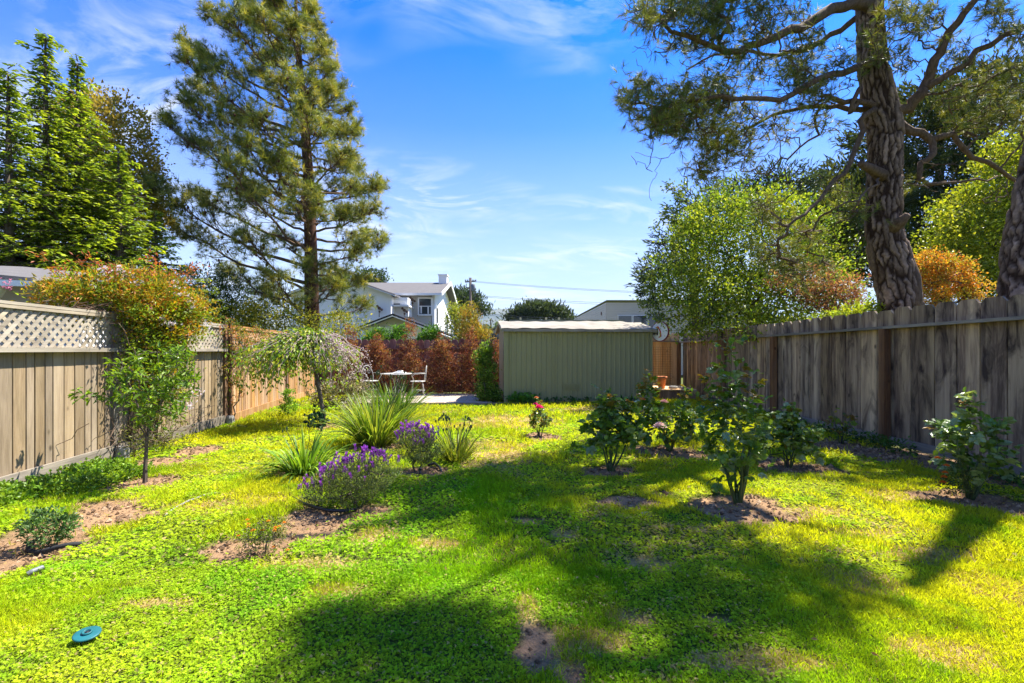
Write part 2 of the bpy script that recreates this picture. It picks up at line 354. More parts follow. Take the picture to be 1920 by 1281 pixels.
class Skel:
    """branching skeleton: every target is joined to the nearest branch by a bent shoot; girth follows what hangs on it"""
    def __init__(s, rng): s.rng = rng; s.P = []; s.par = []; s.chains = []; s.min = []
    def chain(s, pts, start=-1, rmin=0.0):
        ids = [start] if start >= 0 else []
        for i, p in enumerate(pts):
            s.P.append(np.array(p, float)); s.par.append(ids[-1] if ids else -1); ids.append(len(s.P)-1)
            s.min.append(rmin if np.isscalar(rmin) else rmin[i])
        s.chains.append(ids); return ids
    def grow(s, targets, steps=4, wig=.08, sag=0.0, up=0.0, penal=None, order=None):
        tg = np.asarray(targets, float)
        A = np.array(s.P); dist = np.linalg.norm(tg[:, None]-A[None], axis=2).min(1)
        idx = np.argsort(dist) if order is None else order
        out = []
        buf = np.zeros((len(A)+len(tg)*steps+8, 3)); buf[:len(A)] = A; m = len(A)
        for k in idx:
            t = tg[k]; dv = buf[:m]-t; dd = np.linalg.norm(dv, axis=1)
            dd = dd+np.maximum(0, dv[:, 2])*.5                       # shoots prefer to start below their tip
            j = int(dd.argmin()); a = buf[j]; L = np.linalg.norm(t-a)
            st = max(2, min(steps, int(L/.12)+2)); u = np.linspace(0, 1, st+1)[1:]
            pts = a+(t-a)*u[:, None]+s.rng.normal(0, wig*L, (st, 3))*np.sin(u*math.pi)[:, None]
            pts[:, 2] += (up-sag)*L*np.sin(u*math.pi)
            if j >= len(s.P): j = len(s.P)-1
            ids = s.chain(pts, j); out.append(ids)
            buf[m:m+st] = pts; m += st
        return out
    def tubes(s, mb, r_tip, n=5, power=.5, rmax=9.0):
        cnt = np.zeros(len(s.P)); has = np.zeros(len(s.P), bool)
        for p in s.par:
            if p >= 0: has[p] = True
        cnt[~has] = 1
        for i in range(len(s.P)-1, -1, -1):
            if s.par[i] >= 0: cnt[s.par[i]] += cnt[i]
        r = np.minimum(r_tip*cnt**power, rmax); r = np.maximum(r, np.array(s.min)); P = np.array(s.P)
        for ids in s.chains:
            if len(ids) < 2: continue
            rr = r[ids].copy()
            if s.par[ids[1]] == ids[0] and ids[0] != ids[1]: rr[0] = min(rr[0], rr[1]*1.35)
            mb.tube(P[ids], rr, n, cap=False)
        return mb
def ball_points(rng, blobs, n, shell=.5, rough=1.0):
    """points in ellipsoids [(cx,cy,cz,rx,ry,rz)], pushed towards the surface"""
    b = np.array(blobs, float); vol = (b[:, 3]*b[:, 4]*b[:, 5])**.8; i = rng.choice(len(b), n, p=vol/vol.sum())
    d = nrm(rng.normal(0, 1, (n, 3))); r = rng.random((n, 1))**(1/3); r = shell+(1-shell)*r
    ph = rng.random(6)*6.28                                    # lumpy outline: bays and lobes
    lump = sum(np.sin(d[:, k]*q+ph[j]+i*1.7)*a for j, (k, q, a) in enumerate(((0, 5, .10), (1, 6, .09), (2, 5, .10), (0, 11, .07), (2, 12, .07), (1, 13, .06))))
    r = r*(1.0+lump[:, None]*rough)
    return b[i, :3]+d*r*b[i, 3:6], d
def leafy(rng, blobs, clumps, per, L, Wd, colors, shell=.45, csize=.16, up=.35, jit=.22, round_=False, fold=.25):
    """leaf clusters through the volume of a bush or crown"""
    P, d = ball_points(rng, blobs, clumps, shell)
    cs = csize*(.6+.8*rng.random((clumps, 1)))
    cc = pal(rng, clumps, colors, jit)
    Q = np.repeat(P, per, 0)+rng.normal(0, 1, (clumps*per, 3))*np.repeat(cs, per, 0)*np.array((1, 1, .7))
    D = np.repeat(d, per, 0)*.7+rng.normal(0, .7, (clumps*per, 3))+np.array((0, 0, up))
    C = np.clip(np.repeat(cc, per, 0)*(1+rng.normal(0, .16, (clumps*per, 1))), .002, .95)
    k = .7+.6*rng.random(clumps*per)
    return leaves(rng, Q, D, L*k, Wd*k, C, fold, None, round_), P
# ================================================================== SETTING
rg = np.random.default_rng(7)
def vnoise(x, y, s, seed=0):
    """smooth value noise on numpy arrays"""
    x = x*s+seed*17.3; y = y*s-seed*9.1
    xi, yi = np.floor(x), np.floor(y); xf, yf = x-xi, y-yi
    u = xf*xf*(3-2*xf); v = yf*yf*(3-2*yf)
    def h(a, b):
        q = np.sin(a*127.1+b*311.7+seed*74.7)*43758.5453; return q-np.floor(q)
    return (h(xi, yi)*(1-u)+h(xi+1, yi)*u)*(1-v)+(h(xi, yi+1)*(1-u)+h(xi+1, yi+1)*u)*v
def fbm(x, y, s, seed=0, o=4):
    t = 0; a = .5
    for k in range(o): t = t+a*vnoise(x, y, s*2**k, seed+k); a *= .5
    return t/(1-.5**o)
# bare-soil and dry-straw patches, as ellipses on the ground: (x px, y px, rx px, ry px, kind)
PATCH = [(175, 975, 92, 40, 's'), (55, 1030, 95, 45, 's'), (20, 1060, 70, 30, 's'), (475, 1033, 85, 24, 's'), (545, 1012, 40, 14, 's'), (600, 985, 75, 34, 's'), (690, 958, 50, 12, 's'),
         (1390, 948, 88, 27, 's'), (1148, 884, 52, 11, 's'), (1255, 848, 75, 11, 's'), (1490, 878, 85, 17, 's'), (1440, 862, 40, 10, 's'),
         (1800, 935, 90, 20, 's'), (1880, 950, 60, 22, 's'), (1010, 819, 34, 7, 's'), (790, 886, 50, 9, 's'), (705, 840, 60, 9, 's'), (575, 890, 60, 8, 's'),
         (270, 905, 60, 12, 's'), (310, 868, 50, 12, 's'), (370, 845, 40, 8, 's'), (610, 800, 30, 6, 's'), (1570, 838, 70, 14, 's'), (1690, 855, 70, 20, 's'), (1790, 880, 50, 14, 's'), (1900, 905, 50, 12, 's'),
         (990, 1150, 24, 52, 'd'), (1003, 1215, 34, 46, 's'), (1110, 1200, 90, 34, 'd'), (1060, 1245, 30, 25, 'd'), (1190, 1165, 45, 20, 'd'), (1080, 1270, 25, 22, 's'),
         (930, 845, 62, 20, 'd'), (895, 868, 30, 9, 'd'), (960, 790, 75, 12, 'd'), (870, 800, 40, 8, 'd'), (700, 1000, 55, 16, 'd'), (1060, 1000, 30, 9, 'd'), (985, 975, 24, 6, 's'),
         (1175, 942, 50, 11, 's'), (1240, 925, 26, 7, 's'), (1310, 992, 22, 8, 'd'), (1620, 1090, 70, 22, 'd'), (1780, 1230, 90, 34, 'd'), (1400, 1245, 110, 24, 'd'), (1690, 935, 50, 12, 'd'), (1630, 1000, 60, 10, 'd'),
         (1340, 1165, 30, 9, 's'), (430, 950, 120, 10, 'd'), (560, 1060, 90, 12, 'd'), (1150, 770, 90, 8, 'd'), (1750, 1040, 90, 16, 'd'), (1880, 1100, 70, 30, 'd'), (150, 880, 5, 5, 'd'), (60, 1085, 22, 7, 's'),
         (820, 1020, 40, 10, 'd'), (640, 1110, 60, 12, 'd'), (1230, 1060, 40, 12, 'd'), (1520, 960, 70, 12, 'd'), (300, 1130, 60, 9, 'd'), (500, 940, 60, 9, 'd')]
def patches(x, y):
    """soil and straw amounts 0..1 at ground points"""
    s = np.zeros_like(x); d = np.zeros_like(x); wob = (fbm(x, y, 3.2, 5)-.5)*1.5+(fbm(x, y, 14, 9)-.5)*.9
    for px, py, rx, ry, k in PATCH:
        c = G(px, py); dep = c[1]; wx = rx*dep/F; dy = (ry/(py-HY))*dep
        q = np.sqrt(((x-c[0])/wx)**2+((y-c[1])/dy)**2)+wob*.8
        v = np.clip((1.15-q)/.22, 0, 1)
        if k == 's': s = np.maximum(s, v)
        else: d = np.maximum(d, v*.85)
    return s, d
def gh(x, y):
    x = np.asarray(x, float); y = np.asarray(y, float)
    return (fbm(x, y, .9, 3)-.5)*.05+(fbm(x, y, 5, 4)-.5)*.018-.004
FL = [np.array(p) for p in ((-4.18, -.4), (-4.95, 5.95), (-5.22, 8.7), (-5.75, 12.2), (-6.05, 14.9))]
FRX = lambda y: 5.3+0*y
# ---- one ground sheet: fine where the garden is, wide steps out to the horizon
def axis(fine0, fine1, step, far):
    a = list(np.arange(fine0, fine1+1e-6, step)); g = step; x = fine1
    while x < far: g *= 1.35; x += g; a.append(min(x, far))
    g = step; x = fine0; pre = []
    while x > -far: g *= 1.35; x -= g; pre.append(max(x, -far))
    return np.array(pre[::-1]+a)
gx = axis(-6.5, 6.5, .045, 7000); gy = axis(.9, 15.5, .045, 7000)
X, Y = np.meshgrid(gx, gy); x, y = X.ravel(), Y.ravel()
fade = np.clip((9-np.abs(x))/2, 0, 1)*np.clip((18-y)/2, 0, 1)*np.clip((y+3)/2, 0, 1)
s, d = patches(x, y); s *= fade; d *= fade
zz = gh(x, y)*fade+s*(fbm(x, y, 22, 11)-.6)*.035-.05*(1-fade)
base = np.array((.085, .10, .022)); dirt = np.array((.27, .165, .088)); straw = np.array((.40, .28, .125))
dn = fbm(x, y, 2.2, 21)[:, None]
gcol = base*(1-s[:, None])+dirt*(.7+.6*dn)*s[:, None]; dd = (d*(1-s))[:, None]; gcol = gcol*(1-dd)+straw*dd
n0, n1 = len(gy), len(gx); i = (np.arange(n0-1)[:, None]*n1+np.arange(n1-1)).ravel()
ground = part('ground', np.stack([x, y, zz], 1), np.stack([i, i+1, i+n1+1, i+n1], 1), M['soil_attr'], None, gcol, True)
tag(ground, 'garden soil and thatch under the lawn', kind='structure')

# ---- lawn: clover and short grass, every leaf real
def lawn_points(n, y0, y1, p):
    u = rg.random(n); yy = (y0**p+u*(y1**p-y0**p))**(1/p)
    hw = 1.14*yy+.35; xx = (rg.random(n)*2-1)*hw
    ok = (xx > np.interp(yy, [f[1] for f in FL], [f[0] for f in FL])+.02) & (xx < FRX(yy)-.02)
    ok &= ~((yy > 11.75) & (xx > -4.3) & (xx < -.35)) & ~((xx > -.3) & (xx < 3.75) & (yy > 12.12+.1*xx))
    return xx[ok], yy[ok]
def lawn_rest(n):
    """the rest of the lawn, beside and behind where one stands"""
    x = rg.uniform(-5, 5.28, n); y = rg.uniform(-.5, 4.4, n)
    ok = (x > np.interp(y, [f[1] for f in FL], [f[0] for f in FL])+.02) & ((np.abs(x) > 1.14*y+.33) | (y < 1.56)); return x[ok], y[ok]
lawn = Cloud()
def lawn_band(n, y0, y1, p, size, clover):
    x, y = lawn_points(n, y0, y1, p) if y1 > 0 else lawn_rest(n)
    s, d = patches(x, y)
    keep = rg.random(len(x)) > np.clip(s*1.04-.04+d*.50, 0, .985); x, y, s, d = x[keep], y[keep], s[keep], d[keep]
    k = len(x); lush = fbm(x, y, 1.1, 31); cz = fbm(x, y, 1.7, 41); tint = fbm(x, y, .55, 51); fine = fbm(x, y, 6, 61)
    gl = gh(x, y)
    # clover where the mix noise says so, grass elsewhere; right half and straw edges are grassier
    pc = np.clip((cz-.36)*5-np.clip((x-.2)/2.2, 0, 1)*.6-np.clip((y-6)/5, 0, 1)*.5-d*.8+.15, .04, .96)
    isc = rg.random(k) < pc
    mound = .012+.055*np.clip(lush-.42, 0, 1)*2+.05*np.exp(-((x+.35)**2/.8+(y-4.3)**2/.5))
    green = np.array((.25, .42, .012)); yel = np.array((.49, .48, .024)); deep = np.array((.10, .29, .012)); dry = np.array((.50, .39, .15))
    m = np.clip((tint-.32)*2.4+.12+np.clip((y-4.5)/7, 0, 1)*.5+np.clip((x-.3)/2.5, 0, 1)*.5+d*.5, 0, 1)[:, None]
    m[isc] *= .62; c = green*(1-m)+yel*m; q = np.clip((fine-.52)*4, 0, 1)[:, None]; c = c*(1-q*.55)+deep*q*.55
    c = c*(1+rg.normal(0, .26, (k, 1)))*(.72+.56*fbm(x, y, 1.3, 79))[:, None]*1.12; worn = np.clip((fbm(x, y, 2.7, 77)-.56)*5, 0, 1)*np.clip((fbm(x, y, .8, 78)-.35)*4, 0, 1); isd = rg.random(k) < (.05+d*.6+s*.45+worn*.45); c[isd] = dry*(.7+.5*rg.random((isd.sum(), 1)))
    c = np.clip(c, .004, .9)
    sz = size*(.6+.7*rg.random(k))
    # clover: three leaflets on a thin stalk
    a = np.where(isc)[0]; z = gl[a]+mound[a]*(.25+.95*rg.random(len(a)))+.004
    P = np.stack([x[a], y[a], z], 1); th = rg.random(len(a))*6.28; tiltv = rg.normal(0, .42, (len(a), 2))
    for j in range(3):
        t = th+j*2.094; D = np.stack([np.cos(t), np.sin(t), tiltv[:, 0]*np.cos(t)+tiltv[:, 1]*np.sin(t)+.12], 1)
        N = nrm(np.stack([-tiltv[:, 0], -tiltv[:, 1], np.ones(len(a))], 1)+rg.normal(0, .12, (len(a), 3)))
        lawn.add(leaves(rg, P, D, sz[a]*.62, sz[a]*.62, c[a], .12, N))
    # grass blades
    b = np.where(~isc)[0]; P = np.stack([x[b], y[b], gl[b]+.002], 1)
    for j in range(2):
        D = np.stack([rg.normal(0, .55, len(b)), rg.normal(0, .55, len(b)), .55+.6*rg.random(len(b))], 1)
        Q = P+np.stack([rg.normal(0, .012, len(b)), rg.normal(0, .012, len(b)), np.zeros(len(b))], 1)
        flat = isd[b]; D[flat, 2] *= .3
        lawn.add(leaves(rg, Q, D, (sz[b]*1.7+mound[b]*.75), sz[b]*.30, c[b], .1))
lawn_band(125000, 1.55, 3.0, 2.0, .0135, .6)
lawn_band(110000, 3.0, 5.6, 1.75, .021, .5)
lawn_band(80000, 5.6, 9.0, 1.6, .035, .3)
lawn_band(62000, 9.0, 14.9, 1.5, .048, .2)
lawn_band(42000, 0, 0, 1, .034, .5)
tag(lawn.obj('lawn_grass', M['grass'], None), 'short green and yellow lawn of clover and grass', 'grass', kind='stuff')
# soil crumbs and fallen bits on bare patches
cr = MB(); n = 5200
xx, yy = lawn_points(90000, 1.6, 9, 1.5); s, d = patches(xx, yy); k = np.where(s > .45)[0][:n]
Vc = []; 
cx, cy = xx[k], yy[k]; r = (.004+.020*rg.random(len(k))**4)*np.sqrt(cy/3)
o8 = np.array([[1, 0, 0], [0, 1, 0], [-1, 0, 0], [0, -1, 0], [0, 0, .8], [0, 0, -.8]])
V = np.stack([cx, cy, gh(cx, cy)+.002], 1)[:, None]+o8[None]*r[:, None, None]*(.7+.6*rg.random((len(k), 6, 1)))
T = np.array([[0, 1, 4], [1, 2, 4], [2, 3, 4], [3, 0, 4], [1, 0, 5], [2, 1, 5], [3, 2, 5], [0, 3, 5]])
cc = pal(rg, len(k), [(.22, .13, .07), (.33, .21, .12), (.13, .075, .04), (.38, .26, .16)])
tag(part('soil_crumbs', V.reshape(-1, 3), (np.arange(len(k))[:, None, None]*6+T).reshape(-1, 3), M['soil_attr'], None, np.repeat(cc, 6, 0)), 'crumbs of brown soil on the bare patches', 'soil', kind='stuff')

# ---- hills on the horizon
hx = np.linspace(-4200, 4200, 220); hy = np.linspace(2300, 5200, 40)
HXm, HYm = np.meshgrid(hx, hy); a_ = HXm.ravel(); b_ = HYm.ravel()
prof = np.interp(a_/b_*F+HX, [0, 500, 840, 900, 950, 1010, 1060, 1090, 1130, 1250, 1500, 1920], [60, 75, 74, 74, 84, 85, 76, 66, 56, 60, 70, 60])
t_ = np.clip((b_-2300)/900, 0, 1); t_ = t_*t_*(3-2*t_)
hz = t_*(prof/F*3100)*(.9+.2*fbm(a_, b_, .003, 71))+t_*(fbm(a_, b_, .012, 72)-.5)*22
i = (np.arange(39)[:, None]*220+np.arange(219)).ravel()
m, t = newmat('wooded_hillside'); tc = t.n('ShaderNodeTexCoord').outputs['Object']
finish(t, t.mix(t.ramp(t.noise(tc, .008, 6, .6), [(.4, 0.0), (.6, 1.0)]), (.06, .075, .05), (.13, .13, .08)), .95)
hills = part('hills', np.stack([a_, b_, hz-8], 1), np.stack([i, i+1, i+221, i+220], 1), m, None, None, True)
tag(hills, 'hazy wooded hills along the horizon', kind='structure')

# ================================================================== FENCES
def dogboard(w_, h, t_=.02, ear=.045, name='board', mat=None, back=1):
    mb = MB(); mb.prism([(-w_/2, -t_/2, 0), (w_/2, -t_/2, 0), (w_/2, -t_/2, h-ear), (w_/2-ear*.9, -t_/2, h), (-w_/2+ear*.9, -t_/2, h), (-w_/2, -t_/2, h-ear)], (0, t_, 0)); mb.box((0, back*(t_/2+.010), (h-ear)/2-.02), (w_+.020, .005, h-ear-.1))
    return mb.mesh(name, mat)
def run_frame(A, B):
    A = np.array(A, float); B = np.array(B, float); v = B-A; L = np.linalg.norm(v); t = v/L
    return A, t, L, math.atan2(t[1], t[0])
def boxmesh(name, size, mat):
    return MB().box((0, 0, 0), size).mesh(name, mat)
def lattice_fence(root, A, B, side, M_, Ml, Mp, seed, posts=(0, 1)):
    fr = -side                                     # the face towards the yard in a board's own axes
    """vertical boards, kickboard below, lattice band above; side = +1 when the yard lies to the right of A->B"""
    A, t, L, rz = run_frame(A, B); n = np.array((t[1], -t[0]))*side; rr = np.random.default_rng(seed)
    meshes = [MB().prism([(-w_/2+.005, -.01*fr, 0), (-w_/2+.005, .006*fr, 0), (-w_/2+.008, .010*fr, 0), (w_/2-.008, .010*fr, 0), (w_/2-.005, .006*fr, 0), (w_/2-.005, -.01*fr, 0)], (0, 0, 1.22)).box((0, -.0145*fr, .61), (w_+.006, .004, 1.219)).mesh('board', M_) for w_ in (.145, .095, .12)]
    u = .05; k = 0
    while u < L-.05:
        j = int(rr.integers(0, 3)); w_ = (.145, .095, .12)[j]; w_ = min(w_, L-.03-u)
        if w_ < .05: break
        p = A+t*(u+w_/2)-n*(.004*rr.random()); sc = (w_/(.145, .095, .12)[j], 1, 1)
        place('board', meshes[j], root, (*p, .12+rr.normal(0, .001)), rz, None, sc); u += w_+.002
    def rail(name, z, h, off, th, mat=M_):
        p = A+t*L/2+n*off; place(name, boxmesh(name, (L-.10, th, h), mat), root, (*p, z), rz)
    rail('kickboard', .10, .15, .035, .03, mat=M['rail_grey'] if M_ is M['fence_grey'] else M_)
    rail('rail', 1.355, .045, .048, .09, mat=Ml); rail('cap_rail', 1.80, .03, .0, .085, mat=Ml); rail('rail', 1.765, .03, .03, .02, mat=Ml)
    h = .40; z0 = 1.375; wv = .052
    for dirn, off in ((1, .014), (-1, .002)):
        full = MB().prism([(-h/2*dirn-wv/2, -.004, 0), (-h/2*dirn+wv/2, -.004, 0), (h/2*dirn+wv/2, -.004, h), (h/2*dirn-wv/2, -.004, h)], (0, .008, 0)).mesh('lattice_slat', Ml)
        u = .08+h/2-.3
        while u < L-.05+h/2:
            lo, hi = u-h/2-wv/2, u+h/2+wv/2; p = A+t*u+n*off
            if lo >= .05 and hi <= L-.05: place('lattice_slat', full, root, (*p, z0), rz)
            else:
                a0, a1 = -h/2*dirn, h/2*dirn; f0, f1 = 0., 1.
                for lim, sg in ((.05, 1), (L-.05, -1)):       # clip the slat at the posts
                    q = (lim-u-a0)/(a1-a0); inside0 = (u+a0-lim)*sg > 0; inside1 = (u+a1-lim)*sg > 0
                    if not inside0 and not inside1: f0, f1 = 1, 0
                    elif not inside0: f0 = max(f0, q)
                    elif not inside1: f1 = min(f1, q)
                if f1-f0 > .12:
                    b0, b1 = a0+(a1-a0)*f0, a0+(a1-a0)*f1
                    me = MB().prism([(b0-wv/2, -.004, h*f0), (b0+wv/2, -.004, h*f0), (b1+wv/2, -.004, h*f1), (b1-wv/2, -.004, h*f1)], (0, .008, 0)).mesh('lattice_slat', Ml)
                    place('lattice_slat', me, root, (*p, z0), rz)
            u += .105
    for q in posts:
        p = A+t*L*q; place('post', boxmesh('post', (.09, .09, 1.86), Mp), root, (*p, .90), rz)
f1 = thing('lattice_fence', 'weathered grey-tan board fence with lattice top along the left side', 'fence', (-4.9, 6, 0))
lattice_fence(f1, FL[0], FL[1], 1, M['fence_grey'], M['lattice'], M['rail_grey'], 1, (1,))
lattice_fence(f1, FL[1], FL[2], 1, M['fence_grey'], M['lattice'], M['post_brown'], 2, (1,))
f2 = thing('lattice_fence', 'orange cedar board fence with lattice top behind the weeping cherry', 'fence', (-5.5, 10, 0))
lattice_fence(f2, FL[2]+np.array((.03, .1)), FL[3], 1, M['fence_orange'], M['lattice_orange'], M['post_brown'], 3)
lattice_fence(f2, FL[3]+np.array((0, .1)), FL[4], 1, M['fence_orange'], M['lattice_orange'], M['post_brown'], 4, (1,))
# concrete footings where the left posts meet the grass
for (p, lb) in ((FL[1], 'pale concrete footing at the post beside the flowering vine'), (FL[2], 'pale concrete footing at the post between grey and orange fence')):
    mb = MB().lathe((p[0]+.10, p[1]+.02, -.05), [(.075, 0), (.075, .17), (.06, .21)], 10); tag(mb.obj('post_footing', M['stone']), lb, 'footing')

def board_fence(root, A, B, side, Mb, Mr, Mp, widths, ztop, zbase, postu, seed, rail_drop=.26, kick=True):
    A, t, L, rz = run_frame(A, B); n = np.array((t[1], -t[0]))*side; rr = np.random.default_rng(seed)
    ws = []; u = 0
    while u < L-.1: w_ = widths[int(rr.integers(0, len(widths)))]; w_ = min(w_, L-u); ws.append((u, w_)); u += w_
    for u, w_ in ws:
        c = (u+w_/2)/L; zt = ztop[0]+(ztop[1]-ztop[0])*c+rr.normal(0, .008); zb = zbase[0]+(zbase[1]-zbase[0])*c+.03
        p = A+t*(u+w_/2)-n*(.018+.008*rr.random())
        place('board', dogboard(w_-.016, zt-zb, .028, .055, mat=Mb, back=side), root, (*p, zb), rz+rr.normal(0, .004))
    def slanted(name, dz0, dz1, off, th, h, mat, u0=0.0, u1=None):
        u1 = L if u1 is None else u1
        a = np.array((*(A+t*u0+n*off), dz0)); b = np.array((*(A+t*u1+n*off), dz1))
        c = (a+b)/2; ang = math.atan2(dz1-dz0, u1-u0)
        place(name, boxmesh(name, (np.linalg.norm(b-a)-.004, th, h), mat), root, c, 0, (0, -ang, rz))
    cuts = [0]+[q for q in postu]+[L]
    for a, b in zip(cuts[:-1], cuts[1:]):
        if b-a < .2: continue
        f = lambda u, z: z[0]+(z[1]-z[0])*u/L
        slanted('rail', f(a, ztop)-rail_drop, f(b, ztop)-rail_drop, .045, .095, .038, Mr, a, b)
        if kick: slanted('kickboard', f(a, zbase)+.09, f(b, zbase)+.09, .022, .04, .10, Mr, a, b)
    for q in postu:
        z1 = ztop[0]+(ztop[1]-ztop[0])*q/L-rail_drop-.019; p = A+t*q+n*.062
        place('post', boxmesh('post', (.105, .09, z1+.10), Mp), root, (*p, (z1-.10)/2), rz)
f3 = thing('board_fence', 'tall dark weathered dog-eared board fence along the right side', 'fence', (5.3, 8, 0))
board_fence(f3, (5.3, -.6), (5.3, 15.0), -1, M['fence_dark'], M['rail_grey'], M['post_brown'], (.30, .33, .36, .285), (1.99, 1.86), (.05, -.04), (1.6, 4.3, 7.35, 10.22, 12.55), 5)
f4 = thing('board_fence', 'low red-brown dog-eared board fence behind the red shrubs', 'fence', (-3, 15, 0))
board_fence(f4, (3.9, 15.08), (-6.05, 15.08), -1, M['fence_red'], M['fence_red'], M['post_brown'], (.22, .235, .21), (1.70, 1.70), (0, 0), (3.6, 6.2, 8.8), 6, .30, False)
f5 = thing('board_fence', 'short bay of new pale orange boards between shed and right fence', 'fence', (4.7, 15, 0))
board_fence(f5, (5.25, 15.02), (4.0, 15.02), -1, M['fence_new'], M['rail_grey'], M['post_brown'], (.29, .26), (1.88, 1.90), (0, 0), (.05,), 9, .26, False)
# wire trellis leaning on the pale bay
tr = thing('wire_trellis', 'rusty wire grid trellis on the new pale boards', 'trellis', (4.65, 14.93, 0))
mb = MB()
for i in range(17): mb.bar((4.25, 14.93, .25+i*.075), (4.98, 14.93, .25+i*.075), .006)
for i in range(11): mb.bar((4.25+i*.073, 14.92, .25), (4.25+i*.073, 14.92, 1.45), .006)
mb.obj('wire_grid', M['wire'], tr)

# ================================================================== SHED
SH = np.array((-.19, 12.15)); sa = math.atan2(.094, .995); sw, sdp = 3.86, 2.05
shed = thing('garden_shed', 'olive green ribbed metal garden shed with white low roof', 'shed', (*SH, 0), rz=sa)
def shp(name, mb, mat, smooth=False, parent=None):
    o = bpy.data.objects.new(name, mb.mesh(name, mat, smooth)); COL.objects.link(o); o.parent = parent or shed; return o
def ribbed(x0, x1, z0, z1, ywall, pitch=.128):
    """folded steel sheet: narrow raised ribs"""
    xs = []; x = x0
    while x < x1-1e-6:
        xe = min(x+pitch, x1); ww = xe-x
        xs += [(x, 0), (x+ww*.30, 0), (x+ww*.40, -.014), (x+ww*.62, -.014), (x+ww*.72, 0)]; x = xe
    xs.append((x1, 0)); mb = MB(); V = [(a, ywall+b, z) for z in (z0, z1) for a, b in xs]; n = len(xs)
    mb.add(V, [[i, i+1, n+i+1, n+i] for i in range(n-1)]); return mb
z0, z1 = .06, 1.90
for a, b in ((.09, 1.27), (1.275, 2.545), (2.55, sw-.05)):
    shp('wall_panel', ribbed(a, b, z0, z1, 0.0), M['shed_green'])
shp('seam_strip', MB().box((1.272, -.012, 1.0), (.03, .012, 1.84)), M['shed_green']); shp('seam_strip', MB().box((2.547, -.012, 1.0), (.022, .010, 1.84)), M['shed_green'])
shp('corner_trim', MB().box((.035, -.012, .98), (.11, .05, 1.88)), M['shed_green']); shp('corner_trim', MB().box((sw-.03, -.012, .98), (.06, .05, 1.88)), M['shed_green'])
# gable ends, back
for xx_, mt in ((.0, M['shed_side']), (sw, M['shed_green'])):  # left end paler than the front: light on that side put into its colour
    shp('gable_wall', MB().prism([(xx_, 0.02, .05), (xx_, sdp, .05), (xx_, sdp, 1.9), (xx_, sdp/2, 2.12), (xx_, .02, 1.9)], (.012, 0, 0)), mt)
shp('back_wall', MB().box((sw/2, sdp, .98), (sw, .012, 1.84)), M['shed_green'])
shp('base_rail', MB().box((sw/2, -.012, .035), (sw+.02, .05, .06)), M['shed_green'])
rf = shp('roof', MB().prism([(-.07, -.12, 1.885), (-.07, sdp/2, 2.135), (-.07, sdp+.12, 1.885), (-.07, sdp+.12, 1.845), (-.07, sdp/2, 2.09), (-.07, -.12, 1.845)], (sw+.14, 0, 0)), M['shed_roof'])
shp('roof_edge', MB().box((sw/2, -.128, 1.858), (sw+.16, .022, .07)), M['shed_roof'], parent=rf)
shp('gable_trim', MB().bar((-.085, -.12, 1.86), (-.085, sdp/2, 2.11), .03, .08).bar((-.085, sdp+.12, 1.86), (-.085, sdp/2, 2.11), .03, .08), M['shed_side'], parent=rf)
# rippled top skin, sagging at the right end
nx, ny = 60, 8; V = []
for j in range(ny):
    for i in range(nx):
        u, v = i/(nx-1), j/(ny-1); xx_ = -.09+u*(sw+.20); yy_ = -.15+v*(sdp/2+.16)
        V.append((xx_, yy_, 1.90+v*.255+.008*math.sin(i*.9+j)+.012*math.sin(u*7+v*3)-max(0, u-.85)*.35*(1-v*.2)))
shp('roof_skin', MB().add(V, [[j*nx+i, j*nx+i+1, (j+1)*nx+i+1, (j+1)*nx+i] for j in range(ny-1) for i in range(nx-1)]), M['shed_roof'], True, rf)
vb = shp('vent', MB().box((1.72, -.022, .42), (.42, .014, .17)), M['shed_green'])
for k in range(3):
    mb = MB()
    for q in range(5): mb.box((1.59+k*.13, -.034, .362+q*.029), (.105, .014, .012), rx=.5)
    shp('louvre', mb, M['shed_green'], parent=vb)
# round telephone sign on a bracket beside the shed
sg = thing('telephone_sign', 'round white sign with red telephone handset and dark red rim', 'sign', (3.93, 12.55, 1.85))
az = R(-52); Ms = Matrix.Rotation(az, 3, 'Z') @ Matrix.Rotation(R(90), 3, 'X')
c = (3.86, 12.5, 1.84)
MB().lathe(c, [(.0, -.02), (.262, -.02), (.262, .02), (.0, .02)], 40, M=Ms).obj('rim', M['blue_rim'], sg)
MB().lathe(c, [(.0, -.026), (.242, -.026), (.242, .026), (.0, .026)], 40, M=Ms).obj('face', M['white'], sg)
hs_ = []
for q in np.linspace(-1, 1, 15): hs_.append((-.035+.055*(1-q*q), q*.15))
mb = MB(); wds = [.07, .07, .05, .034, .03, .03, .03, .03, .03, .03, .03, .034, .05, .07, .07]
Vh = []
for (a, b), w_ in zip(hs_, wds): Vh += [(a-w_/2-.02*(abs(b) > .12), b), (a+w_/2, b)]
V3 = [np.array(Ms @ Vector((a*math.cos(.35)-b*math.sin(.35), a*math.sin(.35)+b*math.cos(.35), .030)))+np.array(c) for a, b in Vh]
V4 = [np.array(Ms @ Vector((a*math.cos(.35)-b*math.sin(.35), a*math.sin(.35)+b*math.cos(.35), .026)))+np.array(c) for a, b in Vh]
n = len(V3); mb.add(V3+V4, [[2*i, 2*i+1, 2*i+3, 2*i+2] for i in range(14)]+[[2*i, 2*i+2, n+2*i+2, n+2*i] for i in range(14)]+[[2*i+1, n+2*i+1, n+2*i+3, 2*i+3] for i in range(14)])
mb.obj('handset', M['red_paint'], sg)
MB().bar((3.60, 12.70, 1.78), (3.80, 12.54, 1.78), .03).bar((3.60, 12.70, 1.90), (3.80, 12.54, 1.90), .02).bar((3.80, 12.54, 1.74), (3.80, 12.54, 1.94), .035).obj('bracket', M['black'], sg)

